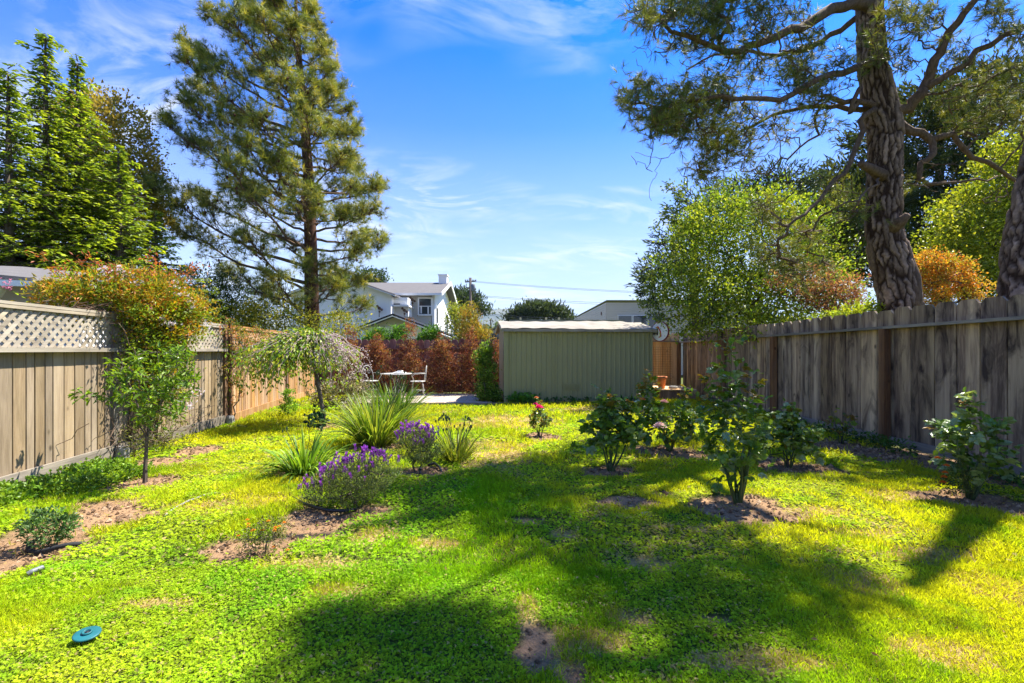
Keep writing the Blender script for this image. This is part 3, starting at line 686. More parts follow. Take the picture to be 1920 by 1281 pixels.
# ---- corner platform, terracotta pot, stones
cp = thing('wooden_platform', 'low wooden platform in the corner beside the shed', 'platform', (4.4, 13.4, 0))
for k in range(7): place('plank', boxmesh('plank', (.13, 1.3, .03), M['fence_new']), cp, (4.02+k*.136, 13.4, .30))
for k in (0, 1): place('beam', boxmesh('beam', (.95, .08, .22), M['post_brown']), cp, (4.43, 12.85+k*1.1, .17))
pt = thing('terracotta_pot', 'terracotta flower pot standing on the corner platform', 'pot', (4.05, 13.0, .315))
MB().lathe((4.05, 13.0, .316), [(.085, 0), (.12, .26), (.145, .26), (.15, .33), (.13, .33), (.12, .27)], 20).obj('pot_body', M['terracotta'], pt, True)
for i, (x_, y_, r_, lb) in enumerate(((4.35, 12.95, .13, 'flat pale stone lying next to the terracotta pot'), (4.62, 13.0, .10, 'smaller flat stone near the end of the corner platform'))):
    rr = np.random.default_rng(60+i); th = np.linspace(0, 6.28, 11)[:-1]
    mb = MB().lathe((x_, y_, .316), [(r_*.9, 0), (r_*1.1, .03), (r_*.8, .07), (r_*.3, .08)], 10, .7); tag(mb.obj('flat_stone', M['stone'], None, True), lb, 'stone')

# ================================================================== PATIO
pat = part('patio', MB().box((-2.3, 13.05, .004), (3.86, 2.6, .05)).V[0], np.array([[0, 2, 3, 1], [4, 5, 7, 6], [0, 1, 5, 4], [2, 6, 7, 3], [0, 4, 6, 2], [1, 3, 7, 5]]), M['soil_attr'], None, np.full((8, 3), .09))
tag(pat, 'small paved patio bed', kind='structure')
pm = [MB().box((0, 0, 0), (.188, .188, .035)).mesh('paver', M['paver']), MB().box((0, 0, 0), (.285, .188, .035)).mesh('paver', M['paver'])]
rr = np.random.default_rng(11); yy_ = 11.88; row = 0
while yy_ < 14.3:
    xx_ = -4.18+(row % 2)*.1
    while xx_ < -.55:
        j = int(rr.random() < .5); w_ = (.2, .297)[j]
        if xx_+w_ > -.42: break
        o = bpy.data.objects.new('paver', pm[j]); COL.objects.link(o); o.parent = pat
        o.location = (xx_+w_/2, yy_, .036+rr.normal(0, .0018)); o.rotation_euler = (rr.normal(0, .01), rr.normal(0, .01), rr.normal(0, .012)); xx_ += w_
    yy_ += .2; row += 1
eb = MB().box((-2.3, 11.745, .03), (3.9, .035, .075)); tag(eb.obj('edging_board', M['fence_grey']), 'thin wooden edging board along the patio front', 'edging')
eb = MB().box((.0, 12.02, .02), (.75, .03, .05), rz=.06); tag(eb.obj('edging_board', M['rail_grey']), 'short grey edging board at the left corner of the shed', 'edging')

# ================================================================== BISTRO SET
tb = thing('bistro_table', 'round white iron bistro table on the patio', 'table', (-3.19, 13.3, .05))
MB().lathe((-3.19, 13.3, .70), [(.0, -.012), (.41, -.012), (.425, 0), (.41, .012), (.0, .012)], 36).obj('table_top', M['iron'], tb, True)
for k in range(4):
    a = k*math.pi/2+.5; P = [(-3.19+math.cos(a)*r_, 13.3+math.sin(a)*r_, z) for r_, z in ((.30, .055), (.16, .22), (.06, .38), (.10, .55), (.26, .69))]
    MB().tube(P, .011, 6).obj('leg', M['iron'], tb, True)
P = [(-3.19+math.cos(a)*.17, 13.3+math.sin(a)*.17, .24) for a in np.linspace(0, 6.283, 17)]; MB().tube(P, .008, 5).obj('stretcher', M['iron'], tb, True)
dsh = thing('serving_tray', 'white tray with a folded cloth on the bistro table', 'tray', (-3.1, 13.25, .715))
MB().lathe((-3.1, 13.25, .7135), [(.0, 0), (.15, 0), (.19, .028), (.185, .03), (.14, .008), (.0, .008)], 20, .7).obj('tray_body', M['white'], dsh, True)
MB().box((-3.13, 13.25, .745), (.16, .12, .03), .3, 0, .05).box((-3.09, 13.27, .775), (.13, .09, .028), -.2, 0, -.06).obj('cloth', M['white'], dsh)
def chair(loc, rz, label):
    r = thing('iron_chair', label, 'chair', loc, 'white iron chairs at the bistro table', rz)
    def P(o): o.parent = r; o.location = (0, 0, 0); return o
    def mk(name, mb): o = bpy.data.objects.new(name, mb.mesh(name, M['iron'], True)); COL.objects.link(o); o.parent = r; return o
    mb = MB().lathe((0, 0, .445), [(.0, -.008), (.20, -.008), (.215, 0), (.20, .012), (.0, .012)], 24); mk('seat', mb)
    for sx_, sy_ in ((1, 1), (1, -1), (-1, 1), (-1, -1)):
        mk('leg', MB().tube([(sx_*.12, sy_*.12, .44), (sx_*.15, sy_*.15, .25), (sx_*.15, sy_*.15, .12), (sx_*.21, sy_*.19, .0)], .011, 6))
    mk('stretcher', MB().tube([(math.cos(a)*.19, math.sin(a)*.19, .20) for a in np.linspace(0, 6.283, 15)], .007, 5))
    # back on the -x side: hoop, two scrolls and a centre loop
    hoop = [(-.19-.05*math.sin(a)*.9, .19*math.cos(a), .45+.42*math.sin(a)**.8) for a in np.linspace(.001, math.pi-.001, 17)]
    mk('back_frame', MB().tube(hoop, .012, 6))
    for s_ in (1, -1):
        sp = []
        for q in np.linspace(0, 1, 22):
            a = q*9.0; r_ = .085*(1-q*.8); sp.append((-.225, s_*(.075+r_*math.cos(a)*.75), .70+r_*math.sin(a)))
        mk('scroll', MB().tube(sp, .006, 5))
    mk('scroll', MB().tube([(-.215, .045*math.sin(q*6.283), .48+.13*q) for q in np.linspace(0, 1, 12)], .006, 5))
    for s_ in (1, -1):
        mk('armrest', MB().tube([(-.21, s_*.17, .66), (-.08, s_*.24, .665), (.10, s_*.24, .65), (.16, s_*.22, .60), (.13, s_*.19, .52), (.10, s_*.17, .45)], .010, 6))
    return r
chair((-2.58, 13.15, .055), math.pi+.25, 'white iron scroll-back chair right of the bistro table')
chair((-3.92, 13.35, .055), -.75, 'white iron scroll-back chair left of the bistro table')
# ================================================================== TREES
def limb_path(rng, a, b, n=8, rise=0.0, wig=.04):
    a, b = np.array(a, float), np.array(b, float); L = np.linalg.norm(b-a); u = np.linspace(0, 1, n)
    P = a+(b-a)*u[:, None]; P[:, 2] += rise*L*(u*u-u); P[1:-1] += rng.normal(0, wig*L, (n-2, 3))*.5; return P
# ---- tall pine left of the house
def left_pine():
    r = np.random.default_rng(21); D0 = 18.0; X0 = (585-HX)/F*D0
    root = thing('pine_tree', 'tall pine with long soft needles and reddish trunk rising beyond the left fence', 'tree', (X0, D0, 0))
    ky = [-70, -30, 0, 60, 100, 150, 200, 250, 300, 340, 400, 450, 490, 530, 575, 620, 650]
    kl = [552, 505, 475, 448, 400, 362, 372, 385, 332, 345, 335, 362, 385, 400, 440, 480, 540]
    kr = [558, 585, 602, 628, 640, 655, 660, 682, 702, 716, 726, 726, 718, 690, 690, 682, 620]
    zt = [CH-(v-HY)/F*D0 for v in ky][::-1]
    fl = lambda z: np.interp(z, zt, [(585-v)/F*D0 for v in kl][::-1]); fr = lambda z: np.interp(z, zt, [(v-585)/F*D0 for v in kr][::-1])
    tk = [(585, 0, .36)]
    tz = np.array([0, 1.5, 2.5, 5, 8, 10.5, 12.5, 14.2, 15.7]); tx = X0+np.array([.0, .0, 0, -.04, -.14, -.32, -.50, -.6, -.66]); trr = np.array([.36, .29, .27, .23, .19, .15, .10, .06, .02])
    mb = MB().tube(np.stack([tx, np.full(9, D0), tz], 1), trr, 14); mb.obj('trunk', M['bark_red'], root, True)
    cl = Cloud(); br = MB(); cones = []
    tipsP, tipsD = [], []; az = 0
    hs_ = []
    z = 2.3
    while z < 15.4: hs_.append(z); z += .135 if z > 5 else .19
    for zb in hs_:
        az += 2.399+r.normal(0, .25); ca, sn = math.cos(az), math.sin(az)
        slope = .42 if ca < 0 else .22
        # find the tip height where limb meets the outline
        zt_ = zb
        for _ in range(6):
            e = fr(zt_) if ca > 0 else fl(zt_); e = e*abs(ca)+(.5*(fr(zt_)+fl(zt_))*.95)*(1-abs(ca)); zt_ = zb+slope*e
        e *= r.uniform(.88, 1.04) if r.random() > .15 else r.uniform(.5, .8)
        if zt_ > 15.6: zt_ = 15.6
        bx = np.interp(zb, tz, tx); a = np.array((bx, D0, zb)); b = np.array((bx+ca*e, D0+sn*e, zb+slope*e))
        P = limb_path(r, a, b, 9, .22, .03); L = np.linalg.norm(b-a)
        rr_ = np.linspace(.022+.011*L, .012, 9); br.tube(P, rr_, 5, cap=False)
        dens = 1.0
        low = zb < 6.8 and ca < -.1
        nsub = int(10+9*L)
        for k in range(nsub):
            t = (1-r.random()**1.3*(.62 if not low else .5)); q = t*8; i = min(int(q), 7); p = P[i]+(P[i+1]-P[i])*(q-i)
            dl = nrm(P[min(i+1, 8)]-P[i]); side = nrm(np.cross(dl, (0, 0, 1)))*r.choice((-1, 1))
            Ls = (.18+.34*L*(1-t)*r.uniform(.4, 1.0)+.25*r.random()); Ls = min(Ls*1.15, 1.35)*min(1, .30+(15.8-zb)/9)
            dr = nrm(dl*.7+side*r.uniform(.3, 1.1)+np.array((0, 0, r.uniform(-.55, .85)))); e2 = p+dr*Ls+np.array((0, 0, .18*Ls))
            mid = (p+e2)/2-np.array((0, 0, .07*Ls)); br.tube([p, mid, e2], [.012, .009, .006], 3, cap=False)
            for _ in range(3): tipsP.append(e2+r.normal(0, .07, 3)); tipsD.append(nrm(e2-mid)*.7+r.normal(0, .7, 3)+np.array((0, 0, .35)))
            for f_ in np.arange(.45, .95, .30 if Ls > .5 else .45):
                if r.random() < .55:
                    pp = p+(e2-p)*f_; tipsP.append(pp); tipsD.append(nrm(e2-mid)*.5+r.normal(0, .6, 3)+np.array((0, 0, .35)))
            if r.random() < .22: cones.append(pp if r.random() < .5 else mid)
        for k in range(3): tipsP.append(P[-1]); tipsD.append(nrm(P[-1]-P[-2])+r.normal(0, .4, 3)+np.array((0, 0, .3)))
    for k in range(60):                                           # leader shoots
        z = r.uniform(13.2, 15.9); w_ = (16-z)*.28; tipsP.append(np.array((np.interp(z, tz, tx)+r.normal(0, w_), D0+r.normal(0, w_), z))); tipsD.append(np.array((r.normal(0, .5), r.normal(0, .5), 1.)))
    tp, td = np.array(tipsP), np.array(tipsD)
    C = pal(r, len(tp), [(.14, .19, .035), (.22, .27, .045), (.32, .34, .055), (.07, .11, .025)], .22)
    sel = r.random(len(tp)) < .16; C[sel] = pal(r, sel.sum(), [(.46, .42, .07), (.40, .38, .06)], .2)
    cl.add(needles(r, tp, td, 20, .27, .013, C, .62, .10, .85))
    br.obj('limbs', M['bark_limb'], root); cl.obj('crown', M['needle'], root)
    cp = np.array(cones); o6 = np.array([[1, 0, 0], [0, 1, 0], [-1, 0, 0], [0, -1, 0], [0, 0, 1.4], [0, 0, -1.4]])*.055
    V = (cp[:, None]+o6[None]).reshape(-1, 3); T = np.array([[0, 1, 4], [1, 2, 4], [2, 3, 4], [3, 0, 4], [1, 0, 5], [2, 1, 5], [3, 2, 5], [0, 3, 5]])
    o = part('pine_cones', V, (np.arange(len(cp))[:, None, None]*6+T).reshape(-1, 3), M['bark_red'], root); o['kind'] = 'stuff'
left_pine()

# ---- feathery conifers beyond the left fence
def conifer(px, d, ztop, rad, seed, label, tone=1.0, zlow=.6):
    r = np.random.default_rng(seed); x0 = (px-HX)/F*d
    root = thing('conifer_tree', label, 'tree', (x0, d, 0), 'feathery conifers beyond the left fence')
    MB().tube([(x0, d, 0), (x0+.03, d, ztop*.5), (x0, d, ztop-.1)], [.17, .10, .02], 9).obj('trunk', M['bark_grey'], root, True)
    br = MB(); n = int(34*ztop); PP, DD, CC, LL = [], [], [], []
    for k in range(n):
        f = ((k+.5)/n)**1.12; z = zlow+(ztop-zlow)*f; az = k*2.399+r.normal(0, .3)
        L = rad*max(0, 1-f*1.08)**.92*r.uniform(.5, 1.25)+.07+.16*r.random()*(1-f)+(.35 if (f > .75 and r.random() < .10) else 0); u = np.linspace(0, 1, 7)
        dx, dy = math.cos(az), math.sin(az)
        zz_ = z+L*(.18*u-.42*u**2+.26*u**3*(1+.4*r.random()))+.10*f*L
        P = np.stack([x0+dx*L*u, d+dy*L*u, zz_], 1); br.tube(P, np.linspace(.012+.008*L, .003, 7), 4, cap=False)
        ns = int(5+9*L); tone_b = r.uniform(.75, 1.2)
        for s_ in range(ns):
            t = r.uniform(.12, 1.0) if L > .5 else r.random(); q = t*6; i = min(int(q), 5); p = P[i]+(P[i+1]-P[i])*(q-i)
            sd = np.array((-dy, dx, 0))*r.choice((-1, 1)); Ls = (.10+.34*L*(1.08-t))*r.uniform(.6, 1.1)
            dr = nrm(np.array((dx, dy, 0))*.75+sd*r.uniform(.45, 1)+np.array((0, 0, r.uniform(-.35, .10))))
            m_ = max(3, int(Ls/.065)); uu = (np.arange(m_)+.5)/m_
            q_ = p+dr*Ls*uu[:, None]-np.array((0, 0, 1))*(Ls*.28*uu**2)[:, None]
            sgn = np.where(np.arange(m_) % 2, 1, -1)[:, None]
            dd = dr+np.cross(dr, (0, 0, 1))*sgn*r.uniform(.4, .9)+r.normal(0, .22, (m_, 3))
            PP.append(q_); DD.append(dd); LL.append(np.full(m_, .115)*r.uniform(.8, 1.25))
            young = np.clip(uu+t-.85, 0, 1)[:, None]
            c = np.array((.12, .20, .018))*(1-young)+np.array((.44, .52, .03))*young; CC.append(c*tone*tone_b*(1+r.normal(0, .15, (m_, 1))))
    P = np.concatenate(PP); Dd = np.concatenate(DD); C = np.clip(np.concatenate(CC), .004, .9); L_ = np.concatenate(LL)
    br.obj('branches', M['bark_grey'], root)
    c = Cloud().add(leaves(r, P, Dd, L_, L_*.48, C, .1, nrm(np.array((0, 0, 1.))+r.normal(0, .35, (len(P), 3))))); c.obj('crown', M['leaf'], root)
for a in ((85, 12.2, 9.4, 3.1, 31, 'tallest feathery conifer with thin spire tip behind the left fence'),
          (145, 12.8, 9.1, 3.1, 32, 'second tallest feathery conifer just right of the tallest one'),
          (15, 11.2, 7.9, 2.6, 33, 'feathery conifer at the left picture edge, lower than its neighbours'),
          (-110, 11.0, 8.2, 2.4, 34, 'feathery conifer cut by the left picture edge'),
          (222, 12.6, 6.6, 2.8, 35, 'broad bright green conifer below the brownish tree'),
          (292, 13.6, 5.3, 2.5, 36, 'low bright conifer behind the flowering vine, rightmost of its row')):
    conifer(*a)

def crown_tree(name, label, cat, px, d, blobs, clumps, per, L, Wd, colors, seed, trunk_r=.12, group=None, shell=.45, csize=.16, jit=.22, round_=False, n_limb=40, mat='leaf', bark='bark_grey', up=.35, base=None):
    """tree or bush: blobs in (px, py, d, rx, ry(depth), rz) metres for radii"""
    r = np.random.default_rng(seed)
    B = [(*W(b[0], b[1], b[2]), *b[3:]) for b in blobs]
    x0, y0 = ((px-HX)/F*d, d) if base is None else base
    root = thing(name, label, cat, (x0, y0, 0), group)
    vtc, P = leafy(r, B, clumps, per, L, Wd, colors, shell, csize, up, jit, round_)
    Cloud().add(vtc).obj('crown' if cat == 'tree' else 'foliage', M[mat], root)
    sk = Skel(r); zc = max(.15, min(b[2]-b[5]*.5 for b in B)); sk.chain([(x0, y0, -.05), (x0+r.normal(0, .03), y0, zc*.5), (x0+r.normal(0, .05), y0, zc)], rmin=[trunk_r, trunk_r*.85, trunk_r*.7])
    idx = r.choice(len(P), min(n_limb, len(P)), replace=False); c0 = np.array([b[:3] for b in B]).mean(0)
    sk.grow(c0+(P[idx]-c0)*.92, 5, .05)
    sk.tubes(MB(), .008, 5, .55, trunk_r).obj('branches', M[bark], root)
    return root
crown_tree('deciduous_tree', 'brownish budding tree behind the feathery conifers', 'tree', 235, 15.5,
    [(205, 265, 15.5, 1.3, 1.3, 1.3), (235, 350, 15.5, 1.3, 1.3, 1.2), (190, 400, 15.5, 1.6, 1.4, 1.6), (165, 225, 15.7, .8, 1, .9)], 1500, 15, .11, .07, [(.36, .26, .05), (.44, .33, .05), (.24, .24, .04)], 41, .2, csize=.16)
crown_tree('evergreen_shrub', 'dark green round shrub between the flowering vine and the tall pine', 'shrub', 385, 16,
    [(365, 560, 16, 1.3, 1, 1.1), (420, 575, 16.2, 1.2, 1, .95), (340, 590, 15.6, 1.1, .9, .9)], 900, 14, .10, .035, [(.05, .09, .02), (.11, .16, .03), (.03, .06, .015)], 42, .1)
crown_tree('flowering_shrub', 'yellow green shrub under the tall pine behind the orange fence', 'shrub', 470, 15.6,
    [(440, 600, 15.6, 1.3, .6, .6), (520, 600, 15.9, 1.2, .6, .55), (385, 605, 15.5, .7, .5, .5), (640, 615, 15.9, .8, .5, .5)], 800, 12, .08, .045, [(.30, .30, .03), (.14, .20, .02), (.42, .36, .03)], 43, .06)
crown_tree('broadleaf_tree', 'small dark round tree beside the white house roof', 'tree', 700, 47, [(692, 524, 47, 1.3, 1, .9), (675, 535, 47, 1.1, 1, .8), (706, 535, 47, .9, 1, .6)], 260, 12, .26, .14, [(.03, .06, .02), (.06, .10, .03)], 44, .2, csize=.3)
crown_tree('cypress_tree', 'flat topped cypress behind the utility pole', 'tree', 855, 62, [(850, 556, 62, 2.2, 2, .9), (870, 575, 60, 2.6, 2, 1.1), (880, 562, 60, 1.6, 1.5, .6), (840, 590, 62, 2, 1.5, .9), (905, 582, 60, 1.3, 1.2, .5)], 420, 13, .5, .13, [(.03, .055, .02), (.06, .09, .03)], 45, .3, csize=.35, up=.9)
crown_tree('cypress_tree', 'lone flat topped cypress beyond the shed roof', 'tree', 1012, 75, [(1010, 584, 75, 3.6, 3, 1.0), (985, 592, 75, 2.2, 2, .8), (1042, 590, 75, 2.2, 2, .7), (965, 598, 75, 1.6, 2, .5), (1060, 597, 75, 1.3, 2, .4), (1012, 577, 75, 1.8, 2, .5)], 640, 13, .62, .16, [(.035, .055, .025), (.06, .085, .03)], 46, .4, csize=.42, up=1.0)
crown_tree('golden_shrub', 'yellow green loose tree left of the shed behind the red fence', 'tree', 862, 17.5, [(862, 603, 17.5, .42, .5, .5), (856, 588, 17.6, .3, .5, .3), (865, 622, 17.5, .4, .5, .4)], 230, 11, .075, .045, [(.34, .34, .05), (.22, .28, .03)], 47, .05)
crown_tree('columnar_shrub', 'orange yellow columnar conifer behind the fence, left of the shed', 'shrub', 881, 16.6, [(881, 605, 16.6, .30, .3, .62), (884, 628, 16.6, .42, .4, .5), (905, 632, 16.4, .3, .3, .3)], 330, 12, .08, .03, [(.46, .25, .04), (.36, .30, .04), (.20, .20, .03)], 48, .05, up=1.2, csize=.09)
for i, (px, py, rz, lb) in enumerate(((745, 618, .42, 'bright green drooping shrub under the low grey gable'), (806, 618, .38, 'bright green shrub standing right of the low grey gable'), (703, 620, .3, 'bright green shrub left of the low grey gable'))):
    crown_tree('green_shrub', lb, 'shrub', px, 17.5, [(px, py+14, 17.5, .26, .3, rz*.8), (px+9, py+4, 17.5, .18, .2, rz*.5), (px-8, py+20, 17.5, .3, .3, rz*.4)], 150, 12, .10, .035, [(.10, .26, .02), (.17, .32, .03), (.04, .11, .02)], 50+i, .05, 'bright shrubs behind the red fence', up=.6, csize=.1)
crown_tree('far_tree', 'grey green far trees left of the shed', 'tree', 905, 90, [(905, 628, 90, 3, 2, 1.4), (925, 625, 90, 2.2, 2, 1.5), (890, 632, 90, 3, 2, 1.2)], 200, 10, .6, .35, [(.10, .15, .06), (.14, .18, .09)], 55, .3, csize=.5)

# ---- right-hand background
crown_tree('holly_bush', 'large glossy green bush spilling over the right fence', 'tree', 1400, 12.6,
    [(1395, 450, 12.6, 1.9, 1.5, 1.25), (1330, 500, 12.4, 1.35, 1.3, 1.3), (1460, 510, 12.2, 1.6, 1.4, 1.5), (1295, 560, 12.4, .95, 1.0, .85), (1400, 570, 11.6, 1.6, 1.2, .9), (1500, 560, 11.6, 1.4, 1.1, .9), (1345, 395, 12.8, .85, .9, .65), (1285, 455, 12.6, .35, .5, .5), (1310, 612, 12.0, .75, .6, .45), (1430, 612, 10.4, .55, .35, .42), (1450, 395, 12.8, .9, .9, .6)],
    2500, 13, .080, .05, [(.17, .26, .018), (.27, .35, .025), (.07, .14, .015), (.38, .42, .04)], 61, .16, csize=.15, round_=False, n_limb=110)
r_ = np.random.default_rng(62)
# long loose shoots on its left side
root = thing('hedge_shoots', 'thin leafy shoots reaching left out of the large glossy bush', 'branches', W(1260, 480, 12.5))
sk = Skel(r_); sk.chain([W(1330, 470, 12.5), W(1330, 560, 12.5), W(1330, 600, 12.5)], rmin=.01)
tg = [W(px, py, 12.5+r_.normal(0, .3)) for px, py in ((1245, 352), (1250, 385), (1225, 432), (1222, 505), (1205, 545), (1196, 560), (1230, 570), (1215, 590), (1262, 350), (1275, 372), (1240, 600), (1212, 520), (1285, 345), (1250, 410), (1208, 575))]
ch = sk.grow(tg, 7, .03, 0, .08); Pn, Dn = [], []
for ids in ch:
    for a, b in zip(ids[:-1], ids[1:]):
        for f_ in np.linspace(0, 1, 7): Pn.append(sk.P[a]*(1-f_)+sk.P[b]*f_+r_.normal(0, .05, 3)); Dn.append(r_.normal(0, .7, 3)+nrm(sk.P[b]-sk.P[a])*.6)
Pn, Dn = np.array(Pn), np.array(Dn); Pn = np.repeat(Pn, 2, 0)+r_.normal(0, .04, (2*len(Pn), 3)); Dn = np.repeat(Dn, 2, 0)+r_.normal(0, .5, (len(Pn), 3))
Cloud().add(leaves(r_, Pn, Dn, .085, .05, pal(r_, len(Pn), [(.14, .21, .03), (.24, .29, .05), (.07, .12, .03)]))).obj('foliage', M['leaf'], root); sk.tubes(MB(), .005, 4, .4).obj('stems', M['bark_grey'], root)

def cypress(label, px, d, tiers, n, per, seed, cols, L=.34, Wd=.07, group=None, trunk=.3, up=.65, cs=.22, name='cypress_tree'):
    r = np.random.default_rng(seed); root = thing(name, label, 'tree', ((px-HX)/F*d, d, 0), group)
    B = np.array([(*W(t[0], t[1], t[2]), *t[3:]) for t in tiers]); vol = (B[:, 3]*B[:, 4])**.75; i = r.choice(len(B), n, p=vol/vol.sum())
    dv = nrm(r.normal(0, 1, (n, 3))); rr = (.55+.45*r.random((n, 1))**.5); P = B[i, :3]+dv*rr*B[i, 3:6]
    ax = nrm(dv*np.array((1, 1, .3))+np.array((0, 0, up))+r.normal(0, .25, (n, 3)))
    cc = pal(r, n, cols, .25)*(1+.25*dv[:, 2:3]*0)
    k = n*per; t = r.random((k, 1)); Q = np.repeat(P, per, 0)+np.repeat(ax, per, 0)*(t-.4)*L*2.1+r.normal(0, cs*.35, (k, 3))
    D = np.repeat(ax, per, 0)+r.normal(0, .42, (k, 3)); C = np.repeat(cc, per, 0)*(1+r.normal(0, .18, (k, 1)))
    Cloud().add(leaves(r, Q, D, L*(.5+.6*r.random(k)), Wd, np.clip(C, .003, .9), .2)).obj('crown', M['needle'], root)
    x0, y0 = (px-HX)/F*d, d; sk = Skel(r); zt = max(B[:, 2]); sk.chain([(x0, y0, 0), (x0+.1, y0, zt*.3), (x0, y0, zt*.6), (x0+.1, y0, zt*.9)], rmin=[trunk, trunk*.8, trunk*.5, trunk*.2])
    sk.grow(B[:, :3], 6, .04, 0, -.02); sub = P[r.choice(n, min(120, n), replace=False)]; sk.grow(sub, 4, .05)
    sk.tubes(MB(), .022, 5, .45, trunk).obj('branches', M['bark_grey'], root); return root
cypress('big dark layered cypress filling the background behind the large pine trunk', 1760, 23,
    [(1790, 200, 23, 3.2, 2.6, .9), (1880, 170, 23, 3, 2.6, .9), (1700, 250, 23, 2.6, 2.4, .8), (1830, 270, 23, 3.6, 2.8, 1.1), (1640, 330, 22.5, 2.2, 2.2, .7), (1740, 340, 22.5, 3.2, 2.6, 1.0), (1880, 340, 23, 3, 2.6, 1.1), (1600, 400, 22, 2.0, 2.2, .7), (1700, 420, 22, 3.0, 2.4, .9), (1800, 420, 22, 3, 2.4, 1.0), (1595, 470, 21.5, 2.0, 2.2, .8), (1680, 500, 21.5, 2.4, 2.2, .9), (1560, 350, 22, 1.3, 1.4, .5), (1530, 430, 21.5, 1.3, 1.5, .6), (1900, 430, 22.5, 2.5, 2.4, 1.1), (1780, 500, 22, 2.5, 2, .8), (1960, 230, 23, 3, 2.5, 1.5)],
    3300, 13, 71, [(.03, .05, .018), (.055, .08, .022), (.09, .115, .03)], .40, .085, None, .45)
cypress('lighter green cypress spray between the glossy bush and the pine trunk', 1560, 15, [(1560, 400, 15, .8, .8, .4), (1590, 440, 15, .8, .8, .4), (1540, 450, 15, .7, .7, .35), (1600, 370, 15, .5, .6, .3), (1580, 485, 15, .8, .7, .4), (1520, 400, 15, .6, .6, .3)], 520, 12, 72, [(.06, .09, .02), (.13, .16, .03), (.035, .06, .018)], .22, .05, None, .1)
cypress('spiky blue green conifer poking out left of the glossy bush', 1300, 17.5, [(1275, 470, 17.5, 1.0, 1, .9), (1255, 530, 17.5, 1.1, 1, .8), (1330, 400, 17.5, 1.4, 1, .6), (1400, 370, 17.5, 1.5, 1, .5), (1245, 500, 17.5, .6, .8, .5), (1470, 345, 17.5, 1.2, 1, .5)], 480, 13, 73, [(.035, .065, .035), (.06, .095, .05), (.025, .045, .025)], .34, .05, None, .15, .25)
crown_tree('broadleaf_tree', 'bright yellow green tree above the orange bush at the right', 'tree', 1850, 14.5,
    [(1900, 330, 14.5, 1.0, 1.2, 1.2), (1830, 400, 14.5, 1.1, 1.1, .75), (1880, 460, 14.5, 1.5, 1.2, 1.1), (1800, 440, 14.2, .95, .9, .7), (1780, 480, 14.4, .6, .8, .4), (1950, 350, 14.5, 1.5, 1.2, 1.5), (1900, 540, 14, 1.2, 1, .7), (1820, 510, 14.2, .9, .8, .6), (1915, 270, 14.5, .5, .5, .35)],
    1700, 14, .10, .065, [(.34, .38, .02), (.24, .30, .015), (.44, .44, .035), (.12, .17, .012)], 64, .2, csize=.16)
crown_tree('orange_bush', 'glowing orange leaved bush beyond the right fence', 'shrub', 1775, 10.8,
    [(1770, 525, 10.8, .60, .5, .48), (1752, 498, 10.8, .34, .4, .34), (1812, 545, 10.7, .38, .4, .28), (1728, 560, 10.7, .3, .3, .3)], 640, 15, .048, .032, [(.58, .18, .025), (.68, .29, .03), (.60, .38, .05), (.38, .12, .02), (.44, .40, .04), (.30, .30, .05)], 65, .06, csize=.075)
crown_tree('red_brown_shrub', 'dull red brown shrub left of the pine trunk over the fence', 'shrub', 1545, 10.4,
    [(1500, 525, 10.4, .62, .5, .33), (1560, 555, 10.3, .62, .5, .33), (1590, 535, 10.4, .3, .3, .25)], 360, 13, .05, .03, [(.30, .11, .07), (.24, .13, .07), (.36, .20, .10)], 66, .05, csize=.09)
crown_tree('yellow_green_shrub', 'low yellow green shrub at the foot of the pine trunk', 'shrub', 1640, 8.6,
    [(1635, 585, 8.5, .45, .25, .16), (1560, 605, 8.7, .4, .25, .14), (1602, 590, 8.6, .3, .25, .14)], 150, 12, .065, .035, [(.36, .40, .03), (.22, .30, .025)], 67, .03, csize=.07)

